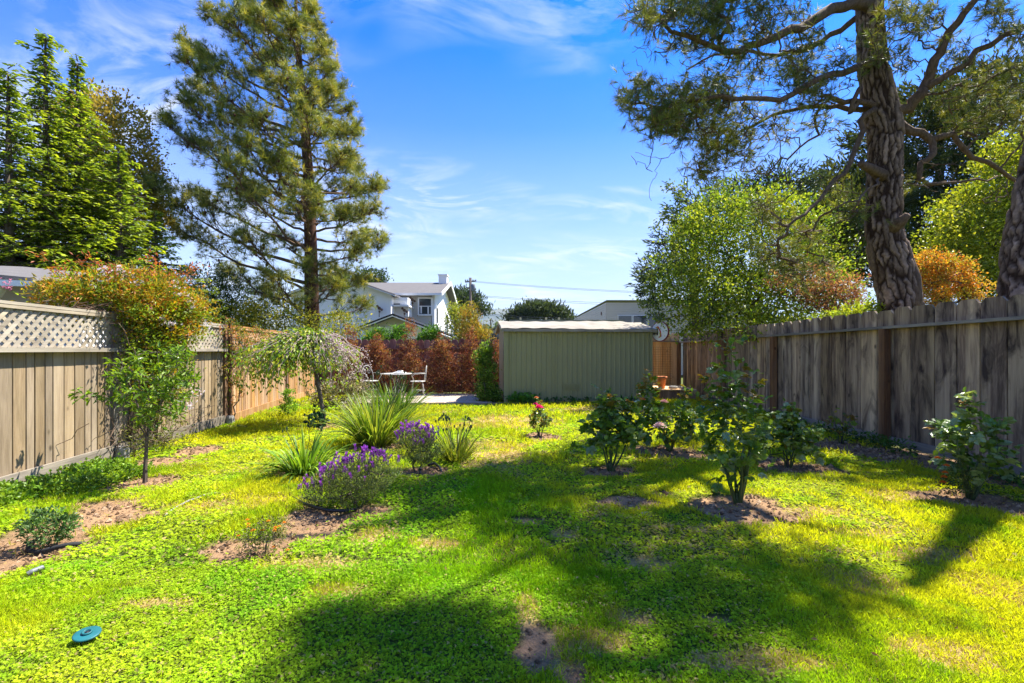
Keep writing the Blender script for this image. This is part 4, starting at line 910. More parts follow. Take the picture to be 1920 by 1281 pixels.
# ---- the large pine at the right, leaning over the garden
def plated_trunk(name, path, radii, root, seed, nu=150, cell=.062):
    r = np.random.default_rng(seed); P = np.array(path, float); s_ = np.concatenate([[0], np.cumsum(np.linalg.norm(np.diff(P, axis=0), axis=1))])
    L = s_[-1]; nv = int(L/(3.2/nu)); sv = np.linspace(0, L, nv)
    # smooth centre line
    C = np.stack([np.interp(sv, s_, P[:, k]) for k in range(3)], 1); ker = np.hanning(31); ker /= ker.sum()
    for k in range(3): C[:, k] = np.convolve(np.pad(C[:, k], 15, 'reflect', reflect_type='odd'), ker, 'valid')
    Rr = np.interp(sv, s_, radii); th = np.arange(nu)/nu*2*math.pi
    rm = float(np.mean(Rr)); circ = 2*math.pi*rm*1.0
    # furrowed plates: long cells, distance to the border between the two nearest seeds
    n = int(circ*L/(cell*cell*6)); sx_, sy_ = r.random(n)*circ, r.random(n)*L
    uu, vv = np.meshgrid(th/(2*math.pi)*circ, sv); q = np.stack([uu.ravel(), vv.ravel()], 1)
    q2 = q+np.stack([(fbm(q[:, 0], q[:, 1], 5, seed)-.5)*.12+(fbm(q[:, 0], q[:, 1], 19, seed+8)-.5)*.03, (fbm(q[:, 0], q[:, 1], 4, seed+5)-.5)*.3], 1)
    f1 = np.full(len(q), 9.); f2 = np.full(len(q), 9.); who = np.zeros(len(q), int)
    for j in range(n):
        near = np.abs(q2[:, 1]-sy_[j]) < cell*7; idx = np.where(near)[0]
        dx = np.abs(q2[idx, 0]-sx_[j]); dx = np.minimum(dx, circ-dx); dd = np.hypot(dx, (q2[idx, 1]-sy_[j])*.17)
        a = f1[idx]; b = f2[idx]; c = dd < a; f2[idx] = np.where(c, a, np.minimum(b, dd)); f1[idx] = np.where(c, dd, a); who[idx[c]] = j
    e = np.clip((f2-f1)/.026, 0, 1); e = e*e*(3-2*e); pl = r.random(n)[who]
    fine = fbm(q[:, 0]*1.0, q[:, 1]*.5, 38, seed+2, 3)
    disp = (e-.7)*.036+(pl-.5)*.016*e+(fine-.5)*.014
    disp = disp.reshape(nv, nu); 
    T = nrm(np.gradient(C, axis=0)); ax = nrm(np.cross(T, (0, 1, 0))); ay = np.cross(T, ax)
    Rd = (Rr[:, None]+disp)[..., None]
    V = C[:, None]+Rd*(np.cos(th)[None, :, None]*ax[:, None]+np.sin(th)[None, :, None]*ay[:, None])
    plate = np.array((.235, .165, .12))*(.7+.6*pl[:, None])*(.45+1.1*fine[:, None]); crack = np.array((.035, .02, .013))
    col = crack+(plate-crack)*e[:, None]
    i0 = (np.arange(nv-1)[:, None]*nu+np.arange(nu)).ravel(); i1 = (np.arange(nv-1)[:, None]*nu+(np.arange(nu)+1) % nu).ravel()
    return part(name, V.reshape(-1, 3), np.stack([i0, i1, i1+nu, i0+nu], 1), M['bark_plate'], root, col, True)

def big_pine():
    r = np.random.default_rng(81); D0 = 8.2
    root = thing('pine_tree', 'large old pine with deeply furrowed bark leaning over the right fence', 'tree', (6.65, D0, 0))
    tp = [(1697, 760, 38), (1692, 620, 38), (1688, 560, 38), (1672, 500, 37), (1656, 430, 33), (1657, 370, 31), (1660, 300, 31), (1660, 240, 31), (1645, 175, 29), (1636, 110, 26), (1631, 40, 25), (1632, -60, 24), (1640, -160, 20), (1645, -240, 14), (1650, -300, 6)]
    path = [W(a, b, D0) for a, b, c in tp]; path[0][2] = -.1
    rad = [c/F*D0*.88 for a, b, c in tp]
    plated_trunk('trunk', path, rad, root, 82)
    # broken stubs
    MB().tube([W(1668, 430, 8.05), W(1690, 415, 7.9), W(1702, 402, 7.8)], [.14, .085, .05], 9).obj('branch_stub', M['bark_limb'], root, True)
    MB().tube([W(1655, 330, 8.0), W(1630, 315, 7.85), W(1612, 306, 7.8)], [.10, .07, .05], 9).obj('branch_stub', M['bark_limb'], root, True)
    MB().tube([W(1706, 590, 8.1), W(1712, 560, 8.0), W(1713, 520, 8.0), W(1705, 488, 8.05), W(1696, 470, 8.08)], [.17, .13, .10, .07, .03], 12).obj('bark_ridge', M['bark_limb'], root, True)
    limbs = [  # (px, py, depth) lists, start radius, end radius
        ([(1632, 8, 8.1), (1600, 4, 7.9), (1560, 18, 7.7), (1520, 42, 7.5), (1500, 55, 7.4), (1460, 66, 7.2), (1420, 78, 7.0), (1385, 96, 6.9), (1340, 90, 6.8), (1290, 70, 6.7), (1240, 40, 6.6)], .095, .022),
        ([(1630, 30, 8.2), (1600, 40, 8.3), (1575, 55, 8.4), (1540, 78, 8.5), (1500, 96, 8.6), (1460, 104, 8.7), (1400, 98, 8.8), (1340, 104, 8.9), (1290, 130, 9.0)], .06, .015),
        ([(1630, 120, 8.1), (1600, 126, 7.8), (1560, 140, 7.5), (1510, 165, 7.2), (1460, 190, 7.1), (1400, 185, 7.0), (1350, 178, 6.9), (1290, 190, 6.9), (1230, 200, 6.9), (1185, 195, 6.9)], .06, .012),
        ([(1645, 200, 8.1), (1600, 190, 7.9), (1560, 182, 7.7), (1540, 180, 7.6)], .05, .03),
        ([(1645, 195, 8.2), (1610, 205, 8.2), (1570, 195, 8.3), (1540, 200, 8.3), (1480, 205, 8.4), (1430, 230, 8.4), (1390, 245, 8.4), (1350, 280, 8.4), (1310, 310, 8.4)], .05, .012),
        ([(1640, 205, 8.0), (1620, 215, 7.9), (1618, 240, 7.85), (1600, 285, 7.8), (1580, 325, 7.7), (1550, 355, 7.6), (1520, 385, 7.5), (1490, 410, 7.4), (1475, 440, 7.4)], .05, .018),
        ([(1610, 190, 7.9), (1600, 200, 7.85), (1594, 213, 7.8), (1605, 175, 7.8), (1612, 165, 7.9)], .045, .03),
        ([(1540, 200, 8.3), (1530, 230, 8.2), (1535, 250, 8.2), (1500, 275, 8.1), (1460, 300, 8.0), (1440, 330, 8.0)], .025, .010),
        ([(1675, 212, 8.1), (1700, 200, 8.0), (1722, 180, 7.9), (1735, 165, 7.9), (1750, 120, 7.8), (1775, 75, 7.7), (1800, 40, 7.6), (1825, 5, 7.5), (1850, -40, 7.4)], .10, .04),
        ([(1733, 168, 7.9), (1760, 152, 7.8), (1795, 125, 7.7), (1835, 95, 7.6), (1880, 72, 7.5), (1930, 50, 7.4), (1990, 30, 7.3)], .06, .035),
        ([(1675, 215, 8.2), (1700, 238, 8.1), (1730, 252, 8.0), (1752, 262, 7.95), (1748, 285, 7.9), (1728, 310, 7.9), (1716, 335, 7.9), (1735, 345, 7.9), (1770, 342, 8.0), (1830, 338, 8.2), (1870, 330, 8.3)], .075, .012),
        ([(1750, 262, 7.95), (1790, 252, 8.0), (1815, 280, 8.0), (1850, 305, 8.0), (1890, 335, 8.0), (1930, 350, 8.0)], .05, .025),
        ([(1652, 330, 8.0), (1640, 345, 7.8), (1615, 370, 7.6), (1590, 385, 7.5), (1560, 395, 7.4)], .022, .01),
        ([(1635, -150, 8.2), (1540, -200, 7.4), (1420, -230, 6.6), (1250, -230, 6.0)], .10, .03),
        ([(1640, -120, 8.2), (1720, -180, 7.4), (1800, -220, 6.6), (1900, -240, 6.0)], .10, .03),
    ]
    world_limbs = [  # above the picture, reaching towards the lawn
        ([(6.3, 8.1, 8.6), (5.2, 6.8, 9.4), (4.2, 5.6, 9.2), (3.4, 4.6, 8.8)], .05, .012),
        ([(6.2, 8.2, 8.6), (4.8, 7.8, 8.9), (3.5, 7.2, 8.9), (2.6, 6.7, 8.6)], .05, .012),
        ([(6.3, 8.0, 8.4), (6.2, 6.6, 8.7), (6.0, 5.4, 8.5), (5.6, 4.4, 8.2)], .05, .012),
        ([(6.3, 8.2, 9.0), (5.0, 7.6, 9.6), (4.0, 7.0, 9.9)], .05, .012)]
    sk = Skel(r); k = 0
    for pts, r0, r1 in limbs:
        p = np.array([W(*q) for q in pts]); m_ = len(p); u = np.linspace(0, m_-1, m_*2-1); p2 = np.stack([np.interp(u, range(m_), p[:, c]) for c in range(3)], 1); p2[1:-1] += r.normal(0, .022, (len(p2)-2, 3))
        sk.chain(p2, rmin=list(np.linspace(r0, r1, len(p2))))
    for pts, r0, r1 in world_limbs: sk.chain(limb_path(r, pts[0], pts[-1], 3) if False else pts, rmin=list(np.linspace(r0, r1, len(pts))))
    nl = len(sk.chains)
    for ids in sk.chains[:nl]:
        o = MB().tube(np.array([sk.P[i] for i in ids]), [sk.min[i] for i in ids], 8).obj('limb', M['bark_limb'], root, True)
    sk.min = [0.0]*len(sk.min); base_n = nl
    zones = [  # px, py, depth, rx px, ry px, tufts
        (1215, 20, 6.7, 45, 30, 110), (1290, 12, 6.7, 55, 30, 230), (1340, 50, 6.9, 45, 40, 240), (1385, 100, 7.0, 30, 32, 70), (1240, 40, 6.7, 40, 30, 90),
        (1185, 190, 6.9, 30, 38, 120), (1235, 215, 6.9, 42, 34, 210), (1290, 185, 7.1, 45, 34, 260), (1300, 235, 7.6, 50, 38, 210), (1345, 175, 7.3, 45, 38, 230), (1260, 235, 7.2, 40, 30, 170),
        (1370, 215, 7.9, 50, 40, 170), (1345, 270, 8.3, 36, 34, 210), (1392, 262, 8.2, 34, 34, 150), (1320, 320, 8.4, 26, 30, 120), (1420, 130, 7.4, 40, 34, 80), (1210, 160, 6.9, 26, 20, 50),
        (1490, 125, 7.6, 34, 34, 170), (1520, 165, 7.6, 42, 38, 230), (1575, 120, 7.8, 36, 34, 90), (1520, 75, 7.5, 30, 30, 90), (1430, 60, 7.2, 40, 28, 90), (1440, 15, 7.0, 44, 24, 110), (1360, 5, 6.9, 50, 22, 150),
        (1460, 235, 8.1, 40, 30, 90), (1400, 300, 8.3, 40, 24, 60), (1545, 225, 8.0, 24, 24, 60), (1500, 30, 7.6, 30, 24, 50), (1290, 90, 7.2, 36, 26, 80),
        (1650, 75, 7.75, 26, 48, 120), (1690, 25, 7.8, 32, 28, 120), (1720, 50, 7.8, 30, 28, 90), (1745, 20, 7.8, 30, 22, 60), (1690, 110, 7.9, 22, 26, 50),
        (1790, 190, 8.0, 34, 22, 80), (1840, 170, 8.0, 44, 26, 110), (1900, 130, 7.7, 40, 34, 120), (1870, 215, 8.2, 40, 30, 130), (1820, 235, 8.3, 40, 22, 90), (1905, 60, 7.5, 34, 28, 80), (1810, 110, 7.8, 30, 22, 60), (1870, 20, 7.5, 40, 24, 80), (1770, 80, 7.9, 24, 24, 40), (1915, 210, 8.0, 28, 40, 80),
        (1440, 475, 8.2, 42, 32, 130), (1490, 505, 8.4, 36, 36, 140), (1460, 420, 8.0, 40, 26, 80), (1520, 445, 8.3, 34, 26, 90), (1430, 395, 8.4, 20, 24, 90), (1545, 500, 8.3, 26, 26, 50), (1715, 345, 7.9, 12, 14, 16), (1600, 400, 7.8, 40, 20, 60), (1575, 365, 8.1, 30, 18, 40)]
    tg, big = [], []
    for a, b, d, rx, ry, n in zones:
        q = r.normal(0, .55, (n, 3)); 
        for v in q: tg.append(W(a+v[0]*rx, b+v[1]*ry, d+v[2]*.5))
    tg = np.array(tg)
    # crown above the picture that shades the lawn: where shade falls on the grass, followed up along the sunlight
    shade = [(870, 925, .34, 9.6), (960, 930, .40, 9.4), (1050, 930, .40, 9.1), (1190, 935, .34, 8.8), (930, 985, .34, 9.3), (1050, 985, .42, 9.0), (1170, 1000, .42, 8.9), (1290, 985, .42, 8.7), (1120, 1060, .34, 8.9), (1230, 1080, .36, 8.8), (1350, 1070, .40, 8.6), (1480, 1060, .34, 8.5), (1180, 1140, .24, 9.0), (1330, 1150, .28, 8.7), (1460, 1150, .28, 8.6), (1580, 1100, .24, 8.4),
             (640, 1230, .26, 9.2), (740, 1190, .20, 9.2), (830, 1170, .18, 9.2), (880, 1230, .22, 9.2), (760, 1260, .26, 9.2), (600, 1180, .12, 9.2), (800, 970, .16, 9.5), (1330, 1260, .2, 9.0), (1000, 1250, .22, 9.3), (1150, 1260, .2, 9.1)]
    hx_, hy_ = SD.x/SD.z, SD.y/SD.z; up_t = []
    for a, b, rad_, z in shade:
        g = G(a, b); n = int(50+rad_*rad_*800); v = r.normal(0, .62, (n, 3))*rad_
        c = np.array((g[0]+hx_*z, g[1]+hy_*z, z)); up_t.append(c+v*np.array((1, 1, .7)))
    up_t = np.concatenate(up_t)
    sub = r.random(len(up_t)) < .22
    n0 = len(sk.chains)
    sk.grow(np.concatenate([tg[r.random(len(tg)) < .5], up_t[sub]]), 4, .07, .05)
    # bare hanging twigs
    tw = [W(r.uniform(1180, 1600), r.uniform(60, 380), r.uniform(7, 8.4)) for _ in range(150)]+[W(r.uniform(1680, 1920), r.uniform(40, 380), r.uniform(7.4, 8.3)) for _ in range(110)]
    sk.grow(tw, 5, .10, .10)
    chains = sk.chains; sk.chains = chains[n0:]
    sk.tubes(MB(), .0045, 4, .42, .05).obj('branches', M['bark_limb'], root); sk.chains = chains
    A = tg; n = len(A); Dn = r.normal(0, .75, (n, 3))+np.array((0, 0, .15)); Dn[:, 0] -= .25
    C = pal(r, n, [(.10, .15, .03), (.17, .21, .04), (.06, .10, .025), (.27, .29, .05)], .25)
    sel = (A[:, 0]/A[:, 1]*F+HX > 1420) & (r.random(n) < .22); C[sel] = pal(r, sel.sum(), [(.22, .22, .05), (.15, .17, .035)])
    kp = r.random(n) < .8; cl = Cloud(); cl.add(needles(r, A[kp], Dn[kp], 20, .14, .007, C[kp], .45, .10))
    m2 = len(up_t); cl.add(needles(r, up_t, r.normal(0, .8, (m2, 3)), 10, .17, .014, pal(r, m2, [(.035, .062, .022), (.05, .08, .03)]), .6, .14))
    cl.obj('crown', M['needle'], root)
big_pine()
t2 = thing('pine_tree', 'second dark furrowed trunk cut by the right picture edge', 'tree', (6.95, 6.35, 0))
D2 = 6.35
plated_trunk('trunk', [W(1920, 800, D2), W(1918, 560, D2), W(1922, 480, D2), W(1932, 400, D2), W(1945, 330, D2), W(1965, 240, D2), W(1990, 60, D2), W(2010, -200, D2), W(2030, -600, D2)], [.27, .25, .235, .215, .20, .19, .17, .14, .06], t2, 84, 90)
# its crown stands outside the picture and throws the dapples at the right
r2 = np.random.default_rng(85); sk = Skel(r2); q0 = W(2010, -200, D2); sk.chain([q0, q0+(.2, .1, 1.4), q0+(.2, .2, 2.6)], rmin=[.15, .1, .06])
cpts = []
for c_, s_ in (((9.3, 7.4, 8.6), .8), ((9.9, 5.9, 8.2), .8), ((8.8, 8.6, 9.6), .8), ((10.2, 7.2, 9.6), .9)):
    cpts.append(np.array(c_)+r2.normal(0, .6, (130, 3))*s_)
cpts = np.concatenate(cpts); sk.grow(cpts[::5], 4, .06); sk.tubes(MB(), .01, 4, .5, .1).obj('limbs', M['bark_limb'], t2)
Cloud().add(needles(r2, cpts, r2.normal(0, .8, (len(cpts), 3)), 16, .18, .02, pal(r2, len(cpts), [(.04, .07, .025), (.06, .09, .03)]), .6, .14)).obj('crown', M['needle'], t2)
# ================================================================== BUILDINGS BEYOND THE FENCES
def wall_poly(mb, pts, dv): mb.prism(pts, dv); return mb
house = thing('white_house', 'white two storey stucco house with grey shingle roof and balcony', 'house', (*W(740, 657, 34)[:2], 0))
D1 = 35.0
xl, xr = W(733, 0, D1)[0], W(815, 0, D1)[0]; eave = W(0, 549, D1)[2]; ridge = 6.95; back = D1+9.4; midy = D1+4.7
# main block: long front wall, right gable end
mb = MB().prism([(xr, D1, 0), (xr, D1, eave), (xr, midy, ridge-.12), (xr, back, eave), (xr, back, 0)], (-.25, 0, 0)); mb.obj('gable_wall', M['stucco'], house)
MB().box(((xl+xr)/2-2, D1+.1, eave/2), (xr-xl+3.6, .2, eave-.02)).obj('front_wall', M['beige'], house)  # greyer than the white gable end: the front's shade is put into its colour
rfo = MB().prism([(xl-5, D1-.45, eave-.08), (xl-5, midy, ridge), (xl-5, back+.4, eave-.08), (xl-5, back+.4, eave-.22), (xl-5, midy, ridge-.16), (xl-5, D1-.45, eave-.22)], (xr-xl+5.55, 0, 0)).obj('roof', M['shingle'], house)
MB().box(((xl+xr)/2-.4, D1-.53, eave-.17), (xr-xl+2.0, .14, .16)).obj('gutter', M['white'], rfo)
MB().bar((xr+.60, D1-.47, eave-.14), (xr+.60, midy, ridge-.06), .06, .26).bar((xr+.60, back+.4, eave-.14), (xr+.60, midy, ridge-.06), .06, .26).obj('barge_board', M['white'], rfo)
cw = W(827, 0, D1+3.6)
MB().box((cw[0]+.05, D1+4.6, ridge+.15), (.66, .9, .75)).box((cw[0]+.05, D1+4.6, ridge+.56), (.78, 1.02, .09)).obj('chimney', M['stucco'], rfo)
def window(root, c, w_, h, mull=True, rz=0.0, depth=.1):
    mb = MB()
    for sx_, sz_, a, b in ((0, 1, w_+.22, .11), (0, -1, w_+.22, .11)): mb.box((c[0], c[1], c[2]+sz_*(h/2+.055)), (a, depth, b))
    mb.box((c[0]-(w_/2+.055), c[1], c[2]), (.11, depth-.006, h-.002)); mb.box((c[0]+(w_/2+.055), c[1], c[2]), (.11, depth-.006, h-.002))
    if mull: mb.box((c[0], c[1], c[2]+.02), (w_-.002, depth*.6, .05))
    f = mb.obj('window', M['white'], root); g = MB().box((c[0], c[1]+depth*.2, c[2]), (w_, .03, h)).obj('pane', M['glass'], f)
    MB().box((c[0]-w_*.34, c[1]+depth*.1, c[2]-h*.2), (.10, .02, h*.5)).box((c[0]+w_*.25, c[1]+depth*.1, c[2]-h*.25), (.09, .02, h*.45)).obj('curtain', M['white'], f)
c = W(797.5, 575, D1); window(house, (c[0], D1-.06, c[2]), .86, 1.12)
# gable side: two narrow dark windows in the right wall
for yy_, zz_, w_, h_ in ((D1+.9, 3.95, .55, 1.1), (D1+6.3, 3.55, 1.2, 1.7)):
    f = MB().box((xr+.03, yy_, zz_), (.08, w_+.2, h_+.2)).obj('window', M['white'], house); MB().box((xr+.06, yy_, zz_), (.06, w_, h_)).obj('pane', M['glass'], f)
# left wing with its front gable
Dw = 32.5; wx0, wx1 = W(545, 0, Dw)[0], W(733, 0, Dw)[0]; we = W(0, 552, Dw)[2]; wa = (W(638, 519, Dw)[0], W(638, 519, Dw)[2])
mb = MB().prism([(wx0, Dw, 0), (wx1, Dw, 0), (wx1, Dw, we), (wa[0], Dw, wa[1]), (wx0, Dw, we)], (0, .25, 0)); mb.obj('front_wall', M['stucco'], house)
MB().box((wx1-.12, (Dw+D1)/2+.16, we/2-.04), (.22, D1-Dw-.3, we-.12)).obj('side_wall', M['stucco'], house)
for sgn, ex in ((1, wx1), (-1, wx0)):
    mb = MB().prism([(wa[0], Dw-.35, wa[1]+.12), (ex+.35*sgn, Dw-.35, we-.02), (ex+.35*sgn, Dw-.35, we-.14), (wa[0], Dw-.35, wa[1])], (0, D1-Dw+4, 0)); rw = mb.obj('roof', M['shingle'], house)
    MB().bar((wa[0], Dw-.38, wa[1]+.0), (ex+.38*sgn, Dw-.38, we-.16), .05, .22, up=(0, 1, 0)).obj('barge_board', M['white'], rw)
# balcony
b0, b1 = W(726, 0, 33.6)[0], W(768, 0, 33.6)[0]
bal = MB().box(((b0+b1)/2, 34.1, W(0, 566, 33.6)[2]), (b1-b0-.15, 1.6, .55)).obj('balcony', M['white'], house)
MB().box(((b0+b1)/2, 33.9, W(0, 574.5, 33.6)[2]), (b1-b0+.1, 1.9, .12)).obj('balcony_rail', M['white'], bal)
MB().box(((b0+b1)/2-.25, 33.28, W(0, 571.4, 33.6)[2]), (b1-b0-.7, .02, .09)).obj('balcony_slot', M['dark'], bal)
MB().box(((b0+b1)/2+.05, 34.3, W(0, 585, 33.6)[2]), (b1-b0-.3, 1.3, .65)).obj('balcony_base', M['stucco'], bal)
# low front gable
Dg = 28.0; ga = W(740, 591, Dg); gl, gr_ = W(672, 617, Dg), W(855, 634, Dg)
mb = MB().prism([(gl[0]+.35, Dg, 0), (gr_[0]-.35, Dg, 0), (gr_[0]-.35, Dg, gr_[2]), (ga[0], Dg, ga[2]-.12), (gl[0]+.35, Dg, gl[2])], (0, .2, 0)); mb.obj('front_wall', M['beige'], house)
MB().box((gr_[0]-.45, Dg+3.6, gr_[2]/2), (.2, 6.8, gr_[2])).obj('side_wall', M['stucco'], house)
for e in (gl, gr_):
    mb = MB().prism([(ga[0], Dg-.5, ga[2]+.06), (e[0], Dg-.5, e[2]+.06), (e[0], Dg-.5, e[2]-.03), (ga[0], Dg-.5, ga[2]-.03)], (0, 6, 0)); rl = mb.obj('roof', M['dark'], house)
    MB().bar((ga[0], Dg-.54, ga[2]-.09), (e[0], Dg-.54, e[2]-.09), .05, .13, up=(0, 1, 0)).obj('barge_board', M['white'], rl)
MB().box((ga[0]+.2, Dg-.02, ga[2]-1.05), (3.9, .02, .75)).obj('door_panel', M['stucco'], house)
MB().box((gl[0]+.75, Dg-.03, .95), (.5, .03, 1.2)).obj('dark_opening', M['dark'], house)
ln = MB().box((W(793, 0, Dg)[0], Dg-.10, W(0, 617, Dg)[2]), (.12, .12, .24)).obj('wall_lantern', M['black'], house)
for px, py, lb in ((816, 598, .2),):
    pass
for i, (px, py) in enumerate(((773, 562), (711, 578), (758, 582))):       # paddle shaped metal ornaments on the wall
    pw = W(px, py, 33.2 if i != 1 else 32.3); mb = MB()
    for k, (dx, dz, rr_) in enumerate(((0, 0, .11), (.16, -.10, .09), (-.13, .13, .09), (.02, -.24, .07))):
        mb.lathe((pw[0]+dx, pw[1], pw[2]+dz), [(.0, -.02), (rr_, -.02), (rr_, .02), (.0, .02)], 10, M=Matrix.Rotation(R(90), 3, 'X'))
    mb.bar((pw[0], pw[1], pw[2]-.6), (pw[0], pw[1], pw[2]), .04); mb.obj('wall_ornament', M['post_brown'], house)

# grey flat roofed house at the right
gh_ = thing('grey_house', 'pale grey flat roofed house with lap siding beyond the shed', 'house', (5.1, 30, 0))
x0 = 5.12
for i in range(17):
    z = 2.0+i*.125
    if z > 3.98: break
    MB().box((x0+4.2, 26.0+.012*(i % 2)*0, z), (8.4, .03, .118), rx=-.10).obj('siding_board', M['beige'], gh_)
MB().box((x0+4.2, 26.12, 1.9), (8.4, .18, 3.8)).obj('front_wall', M['beige'], gh_)
for i in range(17):
    z = 2.0+i*.125
    if z > 3.98: break
    MB().box((x0-.02, 32.4, z), (.03, 12.8, .118), ry=.10).obj('siding_board', M['beige'], gh_)
MB().box((x0+.10, 32.4, 1.9), (.18, 12.6, 3.8)).obj('side_wall', M['beige'], gh_)
MB().box((x0+4.2, 32.3, 4.04), (8.46, 12.86, .035)).obj('roof', M['dark'], gh_)
for a, b in ((1159, 1184), (1187, 1212), (1215, 1240)):
    wa_, wb_ = W(a, 0, 25.95)[0], W(b, 0, 25.95)[0]; zt, zb = W(0, 592, 25.95)[2], W(0, 616, 25.95)[2]
    f = MB().box(((wa_+wb_)/2, 25.93, (zt+zb)/2), (wb_-wa_+.06, .05, zt-zb+.06)).obj('window', M['white'], gh_); MB().box(((wa_+wb_)/2, 25.90, (zt+zb)/2), (wb_-wa_-.02, .03, zt-zb-.02)).obj('pane', M['glass'], f)
MB().lathe((x0-.05, 27.2, 3.43), [(0, 0), (.10, 0), (.10, .03), (0, .03)], 10, M=Matrix.Rotation(R(-90), 3, 'Y')).obj('wall_vent', M['post_brown'], gh_)
lo = thing('low_building', 'long low beige flat roof just visible over the shed', 'building', (2, 21, 0))
MB().box((2.35, 23, 1.3), (4.6, 4, 2.5)).obj('wall', M['beige'], lo); MB().box((2.35, 22.95, 2.62), (4.95, 4.3, .10)).obj('roof', M['shed_side'], lo)
for px in (976, 1024, 1048): p = W(px, 596, 22); MB().box((p[0], 22, 2.75), (.09, .09, .22)).obj('roof_vent', M['shed_side'], lo)
sh2 = thing('small_outbuilding', 'small beige outbuilding with sloping roof left of the shed', 'building', (-.9, 22, 0))
MB().prism([W(916, 640, 22)*(1, 1, 0), W(945, 640, 22)*(1, 1, 0), W(945, 611, 22), W(916, 622, 22)], (0, 3, 0)).obj('wall', M['beige'], sh2)
MB().prism([W(912, 622, 21.9), W(948, 609, 21.9), W(948, 607, 21.9), W(912, 619.5, 21.9)], (0, 3.3, 0)).obj('roof', M['shed_side'], sh2)
MB().box(tuple(W(929, 632, 21.97)), (.35, .04, .35)).obj('window', M['glass'], sh2)
an = thing('antenna_mast', 'thin mast with small antenna left of the shed', 'antenna', (*W(920, 0, 19)[:2], 0)); a0 = W(920, 0, 19)
MB().tube([(a0[0], 19, 0), (a0[0], 19, W(0, 598, 19)[2])], .022, 6).obj('mast', M['pole'], an)
MB().bar(W(917, 601, 19), W(924, 602, 19), .02).bar(W(921, 597, 19), W(925, 604, 19), .02).bar(W(918, 606, 19), W(923, 606, 19), .02).obj('antenna_arms', M['pole'], an)
# roof corner of the neighbour's house over the left fence
nh = thing('neighbour_roof', 'roof corner with white gutter peeking over the left fence', 'roof', (-6.5, 5.2, 0))
e0, e1 = W(62, 524, 5.9), W(-260, 500, 5.9)
MB().prism([W(64, 526, 5.9), W(-300, 508, 5.9), W(-300, 487, 5.9), W(60, 521, 5.9)], (-.3, 2.5, .35)).obj('roof_slab', M['shingle'], nh)
MB().prism([W(64, 527, 5.85), W(-300, 510, 5.85), W(-300, 528, 5.85), W(56, 537, 5.85)], (0, .06, 0)).obj('gutter', M['white'], nh)
MB().tube([W(3, 533, 5.95), W(3, 545, 6.05), W(-8, 560, 6.3), W(-9, 640, 6.5)], .042, 8).obj('downpipe', M['white'], nh, True)
MB().box((W(-90, 0, 7)[0], 7.6, 1.2), (1.9, 2, 2.5)).obj('wall', M['stucco'], nh)

# ---- utility pole and wires
Dp = 52.0; p0 = W(882, 0, Dp)
up_ = thing('utility_pole', 'wooden utility pole with crossarm and transformer behind the house', 'pole', (p0[0], Dp, 0))
MB().tube([(p0[0], Dp, 0), (p0[0], Dp, W(0, 521, Dp)[2])], [.19, .14], 9).obj('pole_shaft', M['pole'], up_, True)
MB().bar(W(872, 529, Dp), W(893, 527, Dp), .12).obj('crossarm', M['pole'], up_); MB().bar(W(874, 540, Dp), W(891, 538, Dp), .10).obj('crossarm', M['pole'], up_)
for px in (873, 877, 887, 892): q = W(px, 526, Dp); MB().lathe(q, [(.05, -.1), (.08, 0), (.05, .1)], 8).obj('insulator', M['grey_plastic'], up_)
q = W(887, 541, Dp-.3); MB().lathe((q[0], q[1], q[2]-.35), [(.2, 0), (.25, .05), (.25, .75), (.1, .85)], 12).obj('transformer', M['grey_plastic'], up_, True)
MB().tube([W(890, 545, Dp), W(892, 556, Dp), W(888, 562, Dp)], .05, 5).obj('cable_loop', M['cable'], up_)
for i, (py0, py1, pye, lb) in enumerate(((527, 540, 556, 'highest overhead wire leaving the pole top'), (528.5, 543, 559, 'second overhead wire just under the highest one'), (553, 568, 577, 'upper of the two middle overhead wires'), (555, 571, 582, 'lower of the two middle overhead wires'), (584, 592, 597, 'upper of the two low wires over the hill'), (586, 596, 604, 'lower of the two low wires over the hill'))):
    pts = [];
    e = W(1500 if i < 4 else 1150, pye, 34); s0 = W(884, py0, Dp)
    for u in np.linspace(0, 1, 14): p = s0+(e-s0)*u; p[2] -= 1.0*4*u*(1-u)*.25; pts.append(p)
    tag(MB().tube(pts, .012, 4).obj('overhead_wire', M['cable']), lb, 'wire', 'overhead wires')

